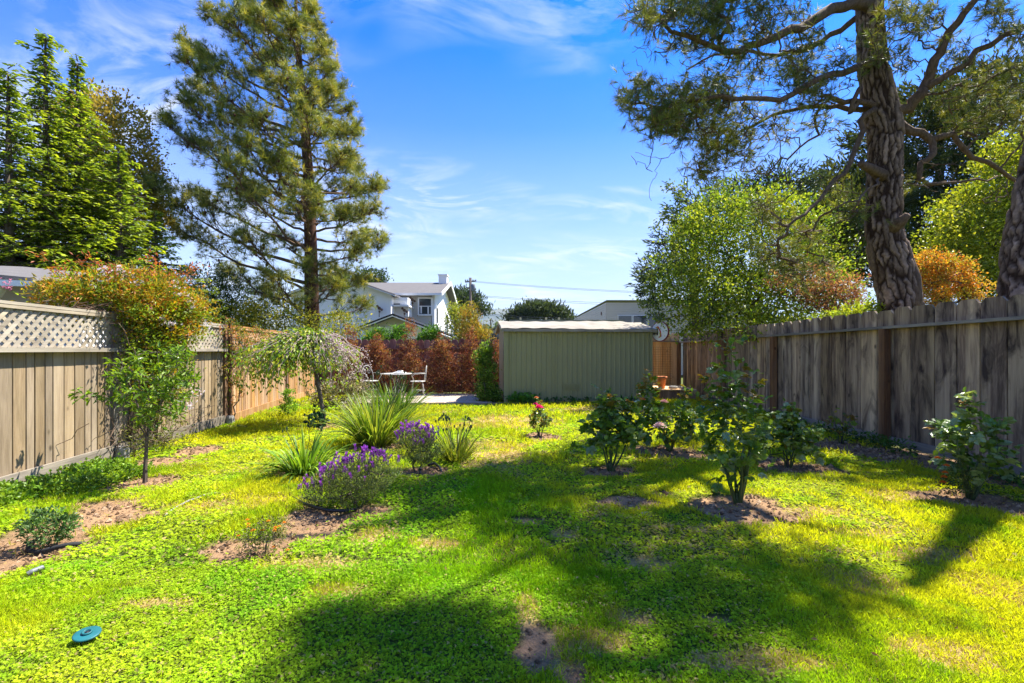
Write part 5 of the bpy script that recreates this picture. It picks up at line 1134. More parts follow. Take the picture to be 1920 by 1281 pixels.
# ================================================================== PLANTS OF THE GARDEN
def vine():
    r = np.random.default_rng(101)
    root = thing('flowering_vine', 'big orange tinged jasmine vine mounded over the left fence', 'vine', (-4.9, 6.3, 0))
    blobs = [(-4.98, 6.45, 2.02, .54, .55, .33), (-5.20, 6.15, 2.05, .50, .5, .28), (-5.40, 5.9, 1.97, .36, .35, .20), (-4.92, 6.8, 1.78, .36, .55, .42), (-4.80, 6.55, 1.45, .24, .42, .48), (-4.85, 6.9, 1.9, .4, .4, .3), (-5.35, 6.9, 1.95, .6, .6, .3), (-4.78, 6.5, 1.0, .16, .32, .4), (-4.82, 6.15, 1.6, .16, .22, .35), (-4.80, 6.25, 1.1, .14, .3, .4), (-4.80, 6.7, 1.0, .15, .3, .45)]
    r0, P = leafy(r, blobs, 1500, 15, .052, .022, [(.18, .27, .015), (.28, .36, .02), (.10, .17, .015), (.46, .26, .02)], .5, .07)
    cl = Cloud().add(r0)
    sb = []                                                      # loose sprays that stick out and hang over
    for _ in range(46):
        q, dq = ball_points(r, blobs[:7], 1, 1.0); q = q[0]
        if q[2] > 1.5: sb.append((q[0]+dq[0][0]*.05, q[1]+dq[0][1]*.05, q[2]+.04*dq[0][2]-.03, r.uniform(.07, .2), r.uniform(.07, .2), r.uniform(.06, .16)))
    v2_, _p = leafy(r, sb, 620, 9, .055, .020, [(.30, .38, .02), (.44, .24, .02), (.46, .16, .02), (.20, .28, .02), (.48, .36, .03)], .3, .05); cl.add(v2_)
    P2, d2 = ball_points(r, blobs[:7], 2200, .9); k = P2[:, 2] > 1.86; P2, d2 = P2[k], d2[k]
    Q = np.repeat(P2, 4, 0)+r.normal(0, .035, (len(P2)*4, 3))+np.array((0, 0, .03)); D = np.repeat(d2, 4, 0)*.6+r.normal(0, .6, (len(Q), 3))+np.array((0, 0, .3))
    cl.add(leaves(r, Q, D, .055, .018, pal(r, len(Q), [(.50, .15, .02), (.50, .24, .02), (.44, .34, .02), (.34, .34, .02)])))
    # long reddish shoots waving above
    sk = Skel(r); sk.chain([(-4.95, 6.2, .1), (-4.93, 6.25, .8), (-4.95, 6.3, 1.5), (-5.05, 6.3, 2.0)], rmin=[.03, .025, .02, .015]); sk.chain([(-4.9, 6.6, .1), (-4.86, 6.62, .9), (-4.95, 6.6, 1.8)], rmin=[.025, .02, .012])
    tg = [(x, y, z) for x, y, z in zip(r.normal(-5.1, .35, 34), r.normal(6.35, .35, 34), r.uniform(2.2, 2.52, 34))]
    ch = sk.grow(tg, 7, .05, 0, .12); SP = []
    for ids in ch:
        for i in ids[2:]: SP.append(sk.P[i])
    SP = np.array(SP); Q = np.repeat(SP, 9, 0)+r.normal(0, .035, (len(SP)*9, 3)); D = r.normal(0, .7, (len(Q), 3))+np.array((0, 0, .2))
    k = Q[:, 2] > 1.9; cl.add(leaves(r, Q[k], D[k], .06, .018, pal(r, k.sum(), [(.46, .14, .03), (.40, .20, .03), (.5, .10, .04)])))
    cl.obj('foliage', M['leaf'], root)
    # tangle of bare stems hanging down the post
    for _ in range(90):
        a = np.array((-4.86+r.normal(0, .09), 6.35+r.normal(0, .28), r.uniform(1.2, 1.9))); b = a+np.array((r.normal(.05, .08), r.normal(0, .12), -r.uniform(.4, 1.3))); b[2] = max(.03, b[2])
        sk.chain(limb_path(r, a, b, 6, 0, .10), rmin=.0035)
    for _ in range(60):
        a = np.array((-4.75+r.normal(0, .12), 6.35+r.normal(0, .35), r.uniform(.02, .45))); b = a+np.array((r.normal(.12, .15), r.normal(0, .25), r.uniform(-.15, .25))); b[2] = max(.02, b[2])
        sk.chain(limb_path(r, a, b, 5, .3, .12), rmin=.003)
    for _ in range(50):                                              # pale dead twigs along the cap rail
        a = np.array((-4.98, r.uniform(5.3, 6.1), 1.84)); b = a+np.array((r.normal(.08, .1), r.normal(.2, .25), r.normal(.02, .08)))
        sk.chain(limb_path(r, a, b, 5, 0, .12), rmin=.0035)
    sk.tubes(MB(), .0035, 4, .4, .03).obj('stems', M['bark_limb'], root)
    rl, _ = leafy(r, [(-4.70, 6.35, .28, .22, .45, .26), (-4.72, 6.6, .75, .15, .3, .3)], 160, 9, .04, .02, [(.14, .18, .03), (.22, .22, .05)], .4, .06); Cloud().add(rl).obj('low_leaves', M['leaf'], root, 'stuff')
    # flower clusters
    fl = []
    pts = [(-5.05, 5.95, 2.30), (-5.02, 6.0, 2.24), (-4.92, 6.2, 2.27), (-4.55, 6.6, 2.10), (-4.53, 6.7, 2.02), (-4.50, 6.75, 1.92), (-4.75, 6.1, 2.16), (-4.66, 6.4, 1.72), (-4.62, 6.5, 1.66), (-5.75, 5.45, 2.06), (-5.2, 6.0, 2.15), (-4.55, 6.75, .55), (-4.50, 6.85, .75), (-4.45, 6.95, 1.70), (-4.95, 6.05, 2.33), (-4.6, 6.5, 2.2), (-4.7, 6.2, 1.9)]
    for i, p in enumerate(pts):
        n = int(r.integers(12, 22)); c = Cloud(); q = np.array(p)+np.array((.04, -.05, .03))+r.normal(0, .036, (n, 3))
        pink = i in (9, 16); cc = [(.75, .28, .36), (.62, .2, .3)] if pink else [(.82, .74, .76), (.80, .62, .68), (.88, .84, .82)]
        for k in range(5):
            a = k*1.257; D = np.stack([np.full(n, math.cos(a)), np.full(n, math.sin(a)*.6), np.full(n, math.sin(a)*.8)], 1)+r.normal(0, .15, (n, 3)); c.add(leaves(r, q, D, .024, .013, pal(r, n, cc, .06), .1))
        c.obj('blossom', M['petal'], root)
vine()

def shrub(name, label, cat, base, blobs, clumps, per, L, Wd, cols, seed, stems=30, stem_r=.004, mat='leaf', stem_mat='bark_grey', shell=.35, csize=.03, n_base=3, group=None, up=.4, jit=.22, fold=.25, spread=.03, foot=.0):
    """garden shrub in world metres: blobs relative to base"""
    r = np.random.default_rng(seed); base = np.array(base, float)
    root = thing(name, label, cat, base, group)
    B = [(base[0]+b[0], base[1]+b[1], base[2]+b[2], *b[3:]) for b in blobs]
    v, P = leafy(r, B, clumps, per, L, Wd, cols, shell, csize, up, jit, False, fold); Cloud().add(v).obj('foliage', M[mat], root)
    sk = Skel(r)
    for k in range(n_base):
        a = r.random()*6.28; sk.chain([base+np.array((math.cos(a)*spread, math.sin(a)*spread, -.03)), base+np.array((math.cos(a)*spread*1.5, math.sin(a)*spread*1.5, .05+.04*r.random()))], rmin=.002)
    c0 = base+np.array((0, 0, .02)); idx = r.choice(len(P), min(stems, len(P)), replace=False); sk.grow(c0+(P[idx]-c0)*.95, 5, .04)
    sk.tubes(MB(), stem_r, 4, .42, stem_r*6).obj('stems', M[stem_mat], root)
    return root, r, P

leafmeshes = {}
def leafset(name, L, Wd, n, mat, seed, spread=.5):
    """compound leaf: n leaflets on a short stalk, built once and shared"""
    r = np.random.default_rng(seed); P, D, S = [], [], []
    for k in range(n):
        if k == n-1: P.append((0, L*.55*(n//2)/1.6, 0)); D.append((0, 1, -.15)); S.append(1.1)
        else:
            j = k//2; s_ = 1 if k % 2 else -1; P.append((0, L*(.28+.42*j), 0)); D.append((s_*.95, .55, r.normal(-.1, .15))); S.append(.9+.1*j)
    n_ = len(P); P, D, S = np.array(P, float), np.array(D, float), np.array(S)
    V, T, _ = leaves(r, P, D, L*S, Wd*S, np.zeros((n_, 3)), .14, nrm(np.array([(0, 0, 1.)]*n_)+r.normal(0, .15, (n_, 3))), True)
    st = MB().tube([(0, 0, 0), (0, L*.5, .004), (0, L*.55*(n//2)/1.6+.002, 0)], .0012, 3); Vs = np.concatenate(st.V); q = np.concatenate(st.q)
    return np_mesh(name, np.concatenate([V, Vs]), [T, q+len(V)], mat, None, False)
def orient(o, p, d, n, s, root):
    d = nrm(d); x = nrm(np.cross(d, n)); z = np.cross(x, d); p = np.asarray(p)-wloc(root)
    o.matrix_local = Matrix(((x[0]*s, d[0]*s, z[0]*s, p[0]), (x[1]*s, d[1]*s, z[1]*s, p[1]), (x[2]*s, d[2]*s, z[2]*s, p[2]), (0, 0, 0, 1)))
RL = {k: [leafset('leaf', L, w_, n, M[mt], 200+i) for i in range(2)] for k, L, w_, n, mt in (('green', .046, .036, 5, 'rose_leaf'), ('young', .042, .026, 5, 'rose_young'), ('grey', .048, .036, 5, 'rose_grey'), ('citrus', .085, .032, 1, 'citrus'))}
def bloom(root, p, r_, cols, seed, name='flower'):
    r = np.random.default_rng(seed); c = Cloud(); p = np.array(p, float)
    for ring in range(5):
        n = 5+ring; a = np.arange(n)/n*6.283+ring*.7; el = 1.3-.28*ring; rad = r_*(.15+.17*ring)
        P = p+np.stack([np.cos(a)*rad*.4, np.sin(a)*rad*.4, np.full(n, -.1*r_*ring)], 1); D = np.stack([np.cos(a)*math.cos(el), np.sin(a)*math.cos(el), np.full(n, math.sin(el))], 1)
        N = np.stack([-np.cos(a)*math.sin(el), -np.sin(a)*math.sin(el), np.full(n, math.cos(el))], 1)
        c.add(leaves(r, P, D, r_*(.6+.12*ring), r_*.75, pal(r, n, cols, .06), .2, N, True))
    return c.obj(name, M['petal'], root)
def rose(label, px, py, canes, seed, leaf_n, kinds=('green',), up_shoots=(), size=1.0, r0=.010, extra_young=.15, tip_r=.0022, base_canes=5):
    """rose bush: canes from one root, compound leaves along them; canes are (dx, dy, z) tips"""
    r = np.random.default_rng(seed); b = G(px, py); b[2] = float(gh(b[0], b[1])); root = thing('rose_bush', label, 'rose bush', b)
    sk = Skel(r); sk.chain([b+np.array((0, 0, -.04)), b+np.array((r.normal(0, .01), 0, .03)), b+np.array((r.normal(0, .015), .01, .09))], rmin=[r0*2.2, r0*2, r0*1.6])
    tips = [b+np.array(c, float) for c in canes]
    ch = sk.grow(tips, 7, .035, 0, .03)
    nodes = []
    for ids in ch:
        for k, i in enumerate(ids[1:]): nodes.append((sk.P[i], nrm(sk.P[i]-sk.P[ids[k]]), (k+1)/len(ids)))
    for (dx, dy, z0, z1) in up_shoots:
        a = b+np.array((dx*.6, dy*.6, z0)); e = b+np.array((dx, dy, z1)); j = int(np.linalg.norm(np.array(sk.P)-a, axis=1).argmin()); pts = limb_path(r, sk.P[j], e, 10, .05, .012)[1:]
        ids = sk.chain(pts, j)
        for k, i in enumerate(ids[2:]): nodes.append((sk.P[i], nrm(sk.P[i]-sk.P[ids[k+1]]), .55+.45*(k+1)/len(ids))); nodes.append((sk.P[i], nrm(sk.P[i]-sk.P[ids[k+1]]), .55+.45*(k+1)/len(ids)))
    sk.tubes(MB(), tip_r, 5, .42, r0*1.6).obj('canes', M['stem_dark'] if r0 < .012 else M['stem_green'], root)
    nodes = [n for n in nodes if n[0][2]-b[2] > .16]
    zmax = max(n[0][2] for n in nodes)
    for k in range(leaf_n):
        p, d, t = nodes[int(r.integers(0, len(nodes)))] if r.random() < .55 else nodes[int(len(nodes)*r.random())]
        kd = kinds[int(r.integers(0, len(kinds)))]
        if (t > .8 and p[2] > b[2]+(zmax-b[2])*.62 and r.random() < extra_young*3) or r.random() < extra_young*.3: kd = 'young'
        o = bpy.data.objects.new('leaf', RL[kd][int(r.integers(0, 2))]); COL.objects.link(o); o.parent = root
        side = nrm(np.cross(d, r.normal(0, 1, 3))); dr = side*.9+d*.3+np.array((0, 0, .12))+r.normal(0, .15, 3)
        orient(o, p+side*.004+r.normal(0, .022, 3)*size, dr, nrm(np.array((0, 0, 1.))+r.normal(0, .35, 3)), size*r.uniform(.75, 1.2), root)
    n = int(leaf_n*1.4); ii = r.integers(0, len(nodes), n); ii = ii[[nodes[i][0][2]-b[2] > .30*(zmax-b[2]) for i in ii]]; n = len(ii); Pq = np.array([nodes[i][0] for i in ii])+r.normal(0, .032, (n, 3))*size; Dq = r.normal(0, .8, (n, 3))
    cols = {'green': (.12, .22, .02), 'grey': (.16, .25, .06), 'young': (.36, .30, .03)}; c = Cloud().add(leaves(r, Pq, Dq, .046*size, .036*size, pal(r, n, [cols[k] for k in kinds]+[(.22, .32, .02), (.07, .14, .015)], .2), .15, nrm(np.array((0, 0, 1.))+r.normal(0, .5, (n, 3))), True))
    c.obj('foliage', M['leaf'], root, 'stuff')
    for k in range(base_canes):                                        # thick old canes rising from the root
        a = k/max(base_canes, 1)*6.283+r.random(); e = b+np.array((math.cos(a)*r.uniform(.08, .2), math.sin(a)*r.uniform(.06, .15), r.uniform(.3, .55))); MB().tube(limb_path(r, b+np.array((math.cos(a)*.02, math.sin(a)*.02, -.02)), e, 6, .1, .03), np.linspace(r0*.85, r0*.45, 6), 6).obj('cane', M['stem_green'], root, True)
    return root, b, sk, r
def canes(r_, n, rad, z0, z1, dx=0, dy=0, tilt=0):
    r = np.random.default_rng(int(abs(r_))); out = []
    for k in range(n):
        a = r.random()*6.283; q = rad*math.sqrt(r.random()); z = z0+(z1-z0)*r.random()
        out.append((dx+math.cos(a)*q, dy+math.sin(a)*q*.8, z-.25*(z1-z0)*(q/rad)**2))
    return out
rose('open goblet shaped rose bush with dark round leaves in the middle of the lawn', 1146, 882, canes(1, 34, .40, .30, .66), 301, 300, ('green', 'green', 'grey'), ((-.05, .1, .4, .86), (.0, 0, .4, .80), (.22, .1, .35, .74)), 1.35, .017, .10)
tall = rose('tallest rose bush, its thin shoots reaching up past the fence rail', 1384, 943, canes(2, 44, .27, .28, .74), 302, 250, ('green', 'green', 'grey'),
    ((-.13, .05, .5, 1.34), (-.04, 0, .5, 1.42), (.02, .1, .5, 1.30), (.12, .05, .5, 1.18), (.22, .1, .4, .98), (-.22, .05, .4, 1.08), (-.33, 0, .35, .92), (.30, 0, .35, .84), (.08, -.1, .5, 1.1), (-.1, .12, .4, 1.2)), 1.15, .018, .14, .0022, 9)
rose('rose bush with one pale pink bloom beside the terracotta pot', 1255, 846, canes(3, 44, .44, .20, .62), 303, 300, ('green', 'grey', 'green'), ((-.25, .1, .4, 1.02), (.3, .2, .35, .82), (-.35, .1, .35, .85)), 1.25, .012, .30)
pr = bpy.data.objects['rose_bush.002']; q = W(1237, 797, 6.15); bloom(pr, q, .072, [(.92, .62, .54), (.95, .74, .66)], 1); bloom(pr, W(1245, 752, 6.4), .045, [(.82, .42, .38), (.85, .5, .4)], 2)
for k, (a, b) in enumerate(((1205, 748), (1195, 770))): bloom(pr, W(a, b, 6.4), .035, [(.80, .25, .08), (.80, .40, .10)], 3+k)
rose('low dark rose bush between the tallest rose and the right fence', 1478, 878, canes(4, 34, .34, .18, .50), 304, 260, ('green', 'grey'), ((.0, .1, .3, .62), (.45, .2, .2, .42), (.08, .1, .3, .70), (-.05, -.05, .3, .6)), 1.2, .011, .12)
rb = rose('pale leaved rose bush close to the right picture edge', 1818, 935, canes(5, 30, .24, .22, .74, .03), 305, 150, ('grey', 'grey', 'green'), ((-.02, .0, .6, .92), (.28, .05, .5, .70), (-.22, 0, .5, .66), (.3, 0, .3, .45)), 1.3, .014, .03)
# a second lower sprout with orange petals at its left foot
v, P = leafy(np.random.default_rng(1), [(rb[1][0]-.12, rb[1][1]-.05, .18, .16, .13, .16)], 60, 8, .028, .014, [(.06, .11, .02), (.12, .14, .03)], .3, .03); Cloud().add(v).obj('low_sprout', M['leaf'], rb[0], 'stuff')
for k, (a, b) in enumerate(((1758, 858), (1775, 872), (1770, 893), (1768, 903), (1772, 885))): bloom(rb[0], W(a, b, 4.3), .02, [(.75, .16, .02), (.7, .22, .03)], 20+k, 'petal_cluster')
rs = rose('small rose bush with a magenta bloom in front of the shed', 1012, 817, canes(6, 34, .18, .12, .38), 306, 170, ('green', 'young', 'grey'), ((-.02, 0, .25, .52), (.0, .03, .25, .56)), .72, .007, .2)
bloom(rs[0], W(1011, 762, 7.42), .055, [(.78, .02, .16), (.65, .02, .2)], 30); bloom(rs[0], W(1004, 757, 7.46), .035, [(.78, .04, .16), (.6, .02, .2)], 31); bloom(rs[0], W(1006, 745, 7.46), .03, [(.62, .22, .06), (.5, .2, .08)], 32)
rose('spindly rose shoot standing in front of the right fence boards', 1578, 832, canes(7, 5, .12, .15, .3), 307, 34, ('young', 'green'), ((.02, 0, .1, .52), (-.16, 0, .1, .38), (.2, .05, .1, .34)), 1.0, .006, .3)
rose('small young rose at the foot of the dark fence post', 1640, 800, canes(8, 8, .2, .1, .22), 308, 60, ('green', 'grey'), (), .9, .006, .1)

# ---- young fruit tree at the left
def young_tree():
    r = np.random.default_rng(111); b = G(272, 905); root = thing('young_tree', 'slender young tree with glossy lime green leaves before the left fence', 'tree', b)
    sk = Skel(r); top = W(276, 815, 4.9)
    sk.chain([b-(0, 0, .05), W(272, 880, 4.9), W(274, 850, 4.9), top], rmin=[.026, .020, .017, .014])
    sk.chain([W(276, 820, 4.9), W(255, 790, 4.88), W(232, 770, 4.85)], 3, rmin=.007); sk.chain([W(285, 780, 4.95), W(320, 730, 5.0), W(350, 690, 5.0)], 3, rmin=.007); sk.chain([W(262, 770, 4.9), W(248, 730, 4.9), W(262, 690, 4.9)], 3, rmin=.007)
    tg = []
    for a, bb, rx, ry, n in ((290, 685, 40, 32, 26), (330, 690, 38, 36, 28), (255, 730, 34, 34, 28), (310, 750, 42, 34, 30), (235, 690, 32, 16, 12), (352, 730, 20, 36, 12), (270, 780, 34, 20, 16), (222, 735, 20, 20, 8), (330, 655, 30, 10, 8)):
        for v in r.uniform(-1, 1, (n, 3)): tg.append(W(a+v[0]*rx, bb+v[1]*ry, 4.95+v[2]*.34))
    tg += [W(x, y, 4.85+r.normal(0, .05)) for x, y in ((136, 742), (150, 738), (165, 740), (180, 745), (155, 748), (200, 748), (215, 752))]
    ch = sk.grow(tg, 5, .05, 0, .03); sk.tubes(MB(), .0025, 5, .42, .022).obj('branches', M['bark_grey'], root)
    nd = [(sk.P[i], nrm(sk.P[i]-sk.P[ids[k]])) for ids in ch for k, i in enumerate(ids[1:]) if k >= max(0, len(ids)-4)]
    Pq, Dq = [], []
    for k in range(1250):
        p, d = nd[int(r.integers(0, len(nd)))]; p = p+r.normal(0, .018, 3); d = d*.8+r.normal(0, .55, 3)+np.array((0, 0, -.05))
        if k < 290:
            o = bpy.data.objects.new('leaf', RL['citrus'][k % 2]); COL.objects.link(o); o.parent = root; orient(o, p, d, nrm(np.array((0, 0, 1.))+r.normal(0, .4, 3)), r.uniform(.6, 1.1), root)
        else: Pq.append(p); Dq.append(d)
    n = len(Pq); c = Cloud().add(leaves(r, np.array(Pq), np.array(Dq), .064, .028, pal(r, n, [(.16, .28, .015), (.26, .38, .02), (.07, .14, .012)])))
    c.obj('foliage', M['leaf'], root, 'stuff')
young_tree()

# ---- weeping cherry
def weeping():
    r = np.random.default_rng(121); b = G(608, 799); root = thing('weeping_cherry', 'umbrella shaped weeping tree, leafy left and nearly bare with pale blossom right', 'tree', b)
    top = W(588, 640, 8.65)
    MB().tube([b-(0, 0, .05), W(606, 775, 8.55), W(598, 730, 8.6), W(590, 690, 8.65), top], [.042, .036, .034, .034, .03], 9).obj('trunk', M['bark_grey'], root, True)
    mb = MB(); NP, ND, side = [], [], []
    for k in range(230):
        a = r.random()*6.283; R_ = r.uniform(.35, 1.25)**1; R_ = R_*(1.12 if math.cos(a) < 0 else .82); ex, ey = top[0]+math.cos(a)*R_, top[1]+math.sin(a)*R_*.8
        h = r.uniform(.02, .22); zend = r.uniform(.62, 1.25) if R_ > .6 else r.uniform(.9, 1.4)
        u = np.linspace(0, 1, 9); X = top[0]+(ex-top[0])*np.minimum(1, u*1.25)**.9; Y_ = top[1]+(ey-top[1])*np.minimum(1, u*1.25)**.9
        Z = top[2]+h*.5*np.sin(np.minimum(1, u*2)*math.pi)+.10*np.minimum(1, u*4)-u**1.7*(top[2]+.1-zend)
        P = np.stack([X, Y_, Z], 1)+r.normal(0, .015, (9, 3)); P[0] = top+(0, 0, -.08*r.random())
        mb.tube(P, np.linspace(.009, .0022, 9), 4, cap=False)
        for i in range(2, 9):
            for f_ in (0, .5):
                p = P[i-1]*(1-f_)+P[i]*f_; NP.append(p); ND.append(nrm(P[i]-P[i-1])); side.append(math.cos(a)-.1*(Z[i]-1.2))
    mb.obj('weeping_twigs', m_plain('pinkish_twigs', (.30, .22, .19), .8, .25, 20), root)
    NP, ND, side = map(np.array, (NP, ND, side))
    k = r.random(len(NP)) < np.clip(.78-side*.75, .06, 1); P = np.repeat(NP[k], 3, 0)+r.normal(0, .05, (k.sum()*3, 3)); D = np.repeat(ND[k], 3, 0)*.7+r.normal(0, .5, (len(P), 3))-np.array((0, 0, .3))
    Cloud().add(leaves(r, P, D, .075, .038, pal(r, len(P), [(.18, .32, .02), (.32, .42, .03), (.09, .18, .02), (.46, .46, .06)]))).obj('foliage', M['leaf'], root)
    k = np.where(r.random(len(NP)) < np.clip(.10+side*.30, .03, .4))[0]; P = np.repeat(NP[k], 5, 0)+r.normal(0, .022, (len(k)*5, 3))
    c = Cloud().add(leaves(r, P, r.normal(0, 1, (len(P), 3)), .026, .024, pal(r, len(P), [(.72, .58, .56), (.80, .70, .66), (.55, .38, .36)], .1))).obj('blossom', M['petal'], root)
weeping()
# climber on the post between the grey and the orange fence
shrub('climber', 'thin flowering climber on the post between grey and orange fence', 'climber', (-5.13, 8.75, 0), [(0, 0, 1.55, .22, .28, .28), (.05, 0, 1.1, .12, .2, .35), (.05, .1, .6, .10, .15, .3), (.1, .6, 1.6, .2, .5, .22), (.0, -.1, 1.75, .25, .3, .15)], 230, 8, .05, .022, [(.10, .16, .02), (.22, .26, .03), (.40, .16, .04)], 131, 40, .004, csize=.05)
# small plants beyond the cherry
shrub('green_shrub', 'small bright green upright shrub under the weeping cherry', 'shrub', (*G(541, 783)[:2], 0), [(0, 0, .2, .16, .14, .18), (.0, 0, .42, .10, .1, .14)], 90, 10, .045, .022, [(.14, .28, .02), (.22, .36, .03)], 132, 14, csize=.03)
shrub('budding_bush', 'dark twiggy bush with pale buds between weeping cherry and patio', 'shrub', (*G(640, 775)[:2], 0), [(-.15, .5, .42, .45, .3, .36), (.15, .7, .35, .3, .3, .28), (-.55, .4, .35, .3, .3, .28)], 380, 9, .05, .024, [(.14, .12, .05), (.22, .20, .06), (.10, .13, .03), (.5, .42, .36)], 133, 90, .004, csize=.05)
shrub('dark_plant', 'little dark leaved plant at the foot of the weeping cherry', 'plant', (*G(600, 800)[:2], 0), [(-.03, -.05, .12, .14, .1, .11)], 30, 6, .07, .05, [(.02, .07, .03), (.04, .10, .04)], 134, 8, csize=.04)
shrub('white_flower_bush', 'low bush dotted with white flowers left of the sword leaf clump', 'shrub', (*G(645, 800)[:2], 0), [(.12, .5, .30, .32, .3, .24), (.2, .3, .22, .24, .2, .16)], 140, 8, .045, .02, [(.16, .20, .04), (.26, .28, .06), (.7, .66, .6)], 135, 50, .003, csize=.05)

# ---- strap leaved clumps
def clump(label, px, py, n, L, wd, lean, cols, seed, stalks=0, name='sword_leaf_clump', rad=.14, droop=.5):
    r = np.random.default_rng(seed); b = G(px, py); root = thing(name, label, 'plant', b); V, T, C = [], [], []; base = 0
    cc = pal(r, n, cols, .2); m_ = 7; u = np.linspace(0, 1, m_)
    for k in range(n):
        a = r.random()*6.283; q = rad*math.sqrt(r.random()); ln = L*r.uniform(.55, 1.1); le = lean*r.uniform(.1, 1.0)+q*.8
        dx, dy = math.cos(a), math.sin(a); hr = ln*math.sin(le)*u*(1+.25*u); zz_ = ln*math.cos(le)*u-ln*droop*r.uniform(.2, 1.2)*u**3*(.3+le*.6)
        P = b+np.stack([dx*(q+hr), dy*(q+hr), np.maximum(zz_, .004*u+.002)], 1); tw = a+math.pi/2+r.normal(0, .5)
        S = np.array((math.cos(tw), math.sin(tw), r.normal(0, .2)))[None]*(wd*np.array((.7, 1, 1, .95, .8, .5, .06))*.5)[:, None]
        V.append(np.concatenate([P-S, P+S])); i = np.arange(m_-1); T.append(np.concatenate([np.stack([i, i+1, m_+i+1], 1), np.stack([i, m_+i+1, m_+i], 1)])+base); base += 2*m_
        c = cc[k][None]*(.75+.45*u[:, None]); tipb = np.clip(u-.85, 0, 1)[:, None]*4*(r.random() < .4); c = c*(1-tipb)+np.array((.38, .26, .08))*tipb; C.append(np.concatenate([c, c]))
    o = part('blades', np.concatenate(V), np.concatenate(T), M['leaf'], root, np.clip(np.concatenate(C), .003, .9)); o['kind'] = 'stuff'
    if stalks:
        mb = MB()
        for k in range(stalks):
            a = r.random()*6.283; q = r.uniform(.2, .5)*L; p = b+np.array((math.cos(a)*q, math.sin(a)*q, L*r.uniform(.75, 1.15))); pp = limb_path(r, b+np.array((0, 0, .1)), p, 6, .1, .02); mb.tube(pp, .0035, 4)
            for j in range(3): mb.box(p+r.normal(0, .018, 3), (.014, .014, .03), rz=r.random())
        mb.obj('seed_stalks', M['stem_green'], root)
    return root
GC = [(.15, .25, .02), (.26, .34, .025), (.09, .17, .015), (.34, .36, .05)]
clump('large clump of upright sword shaped leaves in front of the bistro set', 706, 836, 520, .92, .017, .75, GC, 141, 14, rad=.20)
clump('taller darker sword leaf clump right behind the large one', 742, 792, 300, .95, .018, .65, [(.09, .18, .02), (.16, .26, .025), (.05, .11, .015)], 142, 6, rad=.18)
clump('arching lime green daylily clump left of the lavender', 571, 888, 210, .58, .020, 1.0, [(.16, .30, .02), (.26, .38, .03), (.10, .20, .015)], 143, 3, 'daylily_clump', .15, .8)
clump('small yellowing sword leaf clump right of the far lavender', 855, 864, 200, .50, .013, .85, [(.24, .30, .025), (.36, .36, .04), (.14, .20, .02)], 144, 12, rad=.12)

# ---- lavender
spike = None
def lavender(label, px, py, blobs, nsp, seed, clumps):
    r = np.random.default_rng(seed); b = G(px, py); root = thing('lavender_bush', label, 'lavender', b, 'purple flowering lavender bushes')
    B = [(b[0]+q[0], b[1]+q[1], q[2], *q[3:]) for q in blobs]
    v, P = leafy(r, B, clumps, 15, .030, .006, [(.11, .15, .05), (.18, .22, .08), (.07, .10, .035), (.22, .28, .08)], .35, .022, 1.0); Cloud().add(v).obj('foliage', M['leaf'], root)
    sk = Skel(r)
    for k in range(5): a = r.random()*6.28; sk.chain([b+np.array((math.cos(a)*.02, math.sin(a)*.02, -.02)), b+np.array((math.cos(a)*.05, math.sin(a)*.04, .07))], rmin=.004)
    tg = P[r.choice(len(P), 150, replace=False)]; c0 = b+np.array((0, 0, .02)); sk.grow(c0+(tg-c0)*.93, 5, .04)
    SP = []
    while len(SP) < nsp:
        q, d = ball_points(r, B, 1, .98)
        if d[0][2] > .15 and (d[0][2] > .5 or r.random() < .4): SP.append(q[0]+np.array((0, 0, r.uniform(.02, .055))))
    for q in SP: j = int(np.linalg.norm(np.array(sk.P)-(q-np.array((0, 0, .08))), axis=1).argmin()); sk.chain([q-np.array((0, 0, .05))+r.normal(0, .005, 3), q], j, rmin=.0012)
    sk.tubes(MB(), .0013, 4, .45, .014).obj('stems', M['bark_grey'], root)
    for k, q in enumerate(SP):
        o = bpy.data.objects.new('flower', spikes[k % 3]); COL.objects.link(o); o.parent = root; o.location = (q-wloc(root)).tolist(); o.rotation_euler = (r.normal(0, .25), r.normal(0, .25), r.random()*6.28); s_ = r.uniform(.8, 1.35); o.scale = (s_, s_, s_)
    return root
def mk_spike(seed, c1, c2):
    r = np.random.default_rng(seed); n = 26; t = np.arange(n)/n; a = t*31; rad = .0075*np.sin(np.clip(t*1.1+.15, 0, 1)*math.pi)**.5+.002
    P = np.stack([np.cos(a)*rad*.4, np.sin(a)*rad*.4, t*.034], 1); D = np.stack([np.cos(a), np.sin(a), np.full(n, .9)], 1); c = pal(r, n, [c1, c2], .15)
    v1 = leaves(r, P, D, .012, .008, c, .2); a2 = np.arange(4)*1.57; P2 = np.tile((0, 0, .032), (4, 1)); D2_ = np.stack([np.cos(a2)*.5, np.sin(a2)*.5, np.ones(4)], 1)
    v2 = leaves(r, P2, D2_, .026, .011, pal(r, 4, [(.42, .10, .52), (.34, .07, .48)], .1), .1)
    cl = Cloud().add(v1).add(v2); return np_mesh('flower', np.concatenate(cl.V), np.concatenate(cl.T), M['petal'], np.concatenate(cl.C))
spikes = [mk_spike(151, (.20, .03, .30), (.10, .02, .14)), mk_spike(152, (.26, .05, .40), (.14, .03, .22)), mk_spike(153, (.15, .03, .18), (.22, .05, .34))]
lavender('front lavender bush with purple spikes, beside the black hose', 672, 952, [(0, 0, .24, .30, .26, .17), (-.12, .02, .18, .28, .24, .14), (.08, .02, .28, .22, .2, .15), (-.36, .05, .12, .14, .14, .10)], 95, 161, 520)
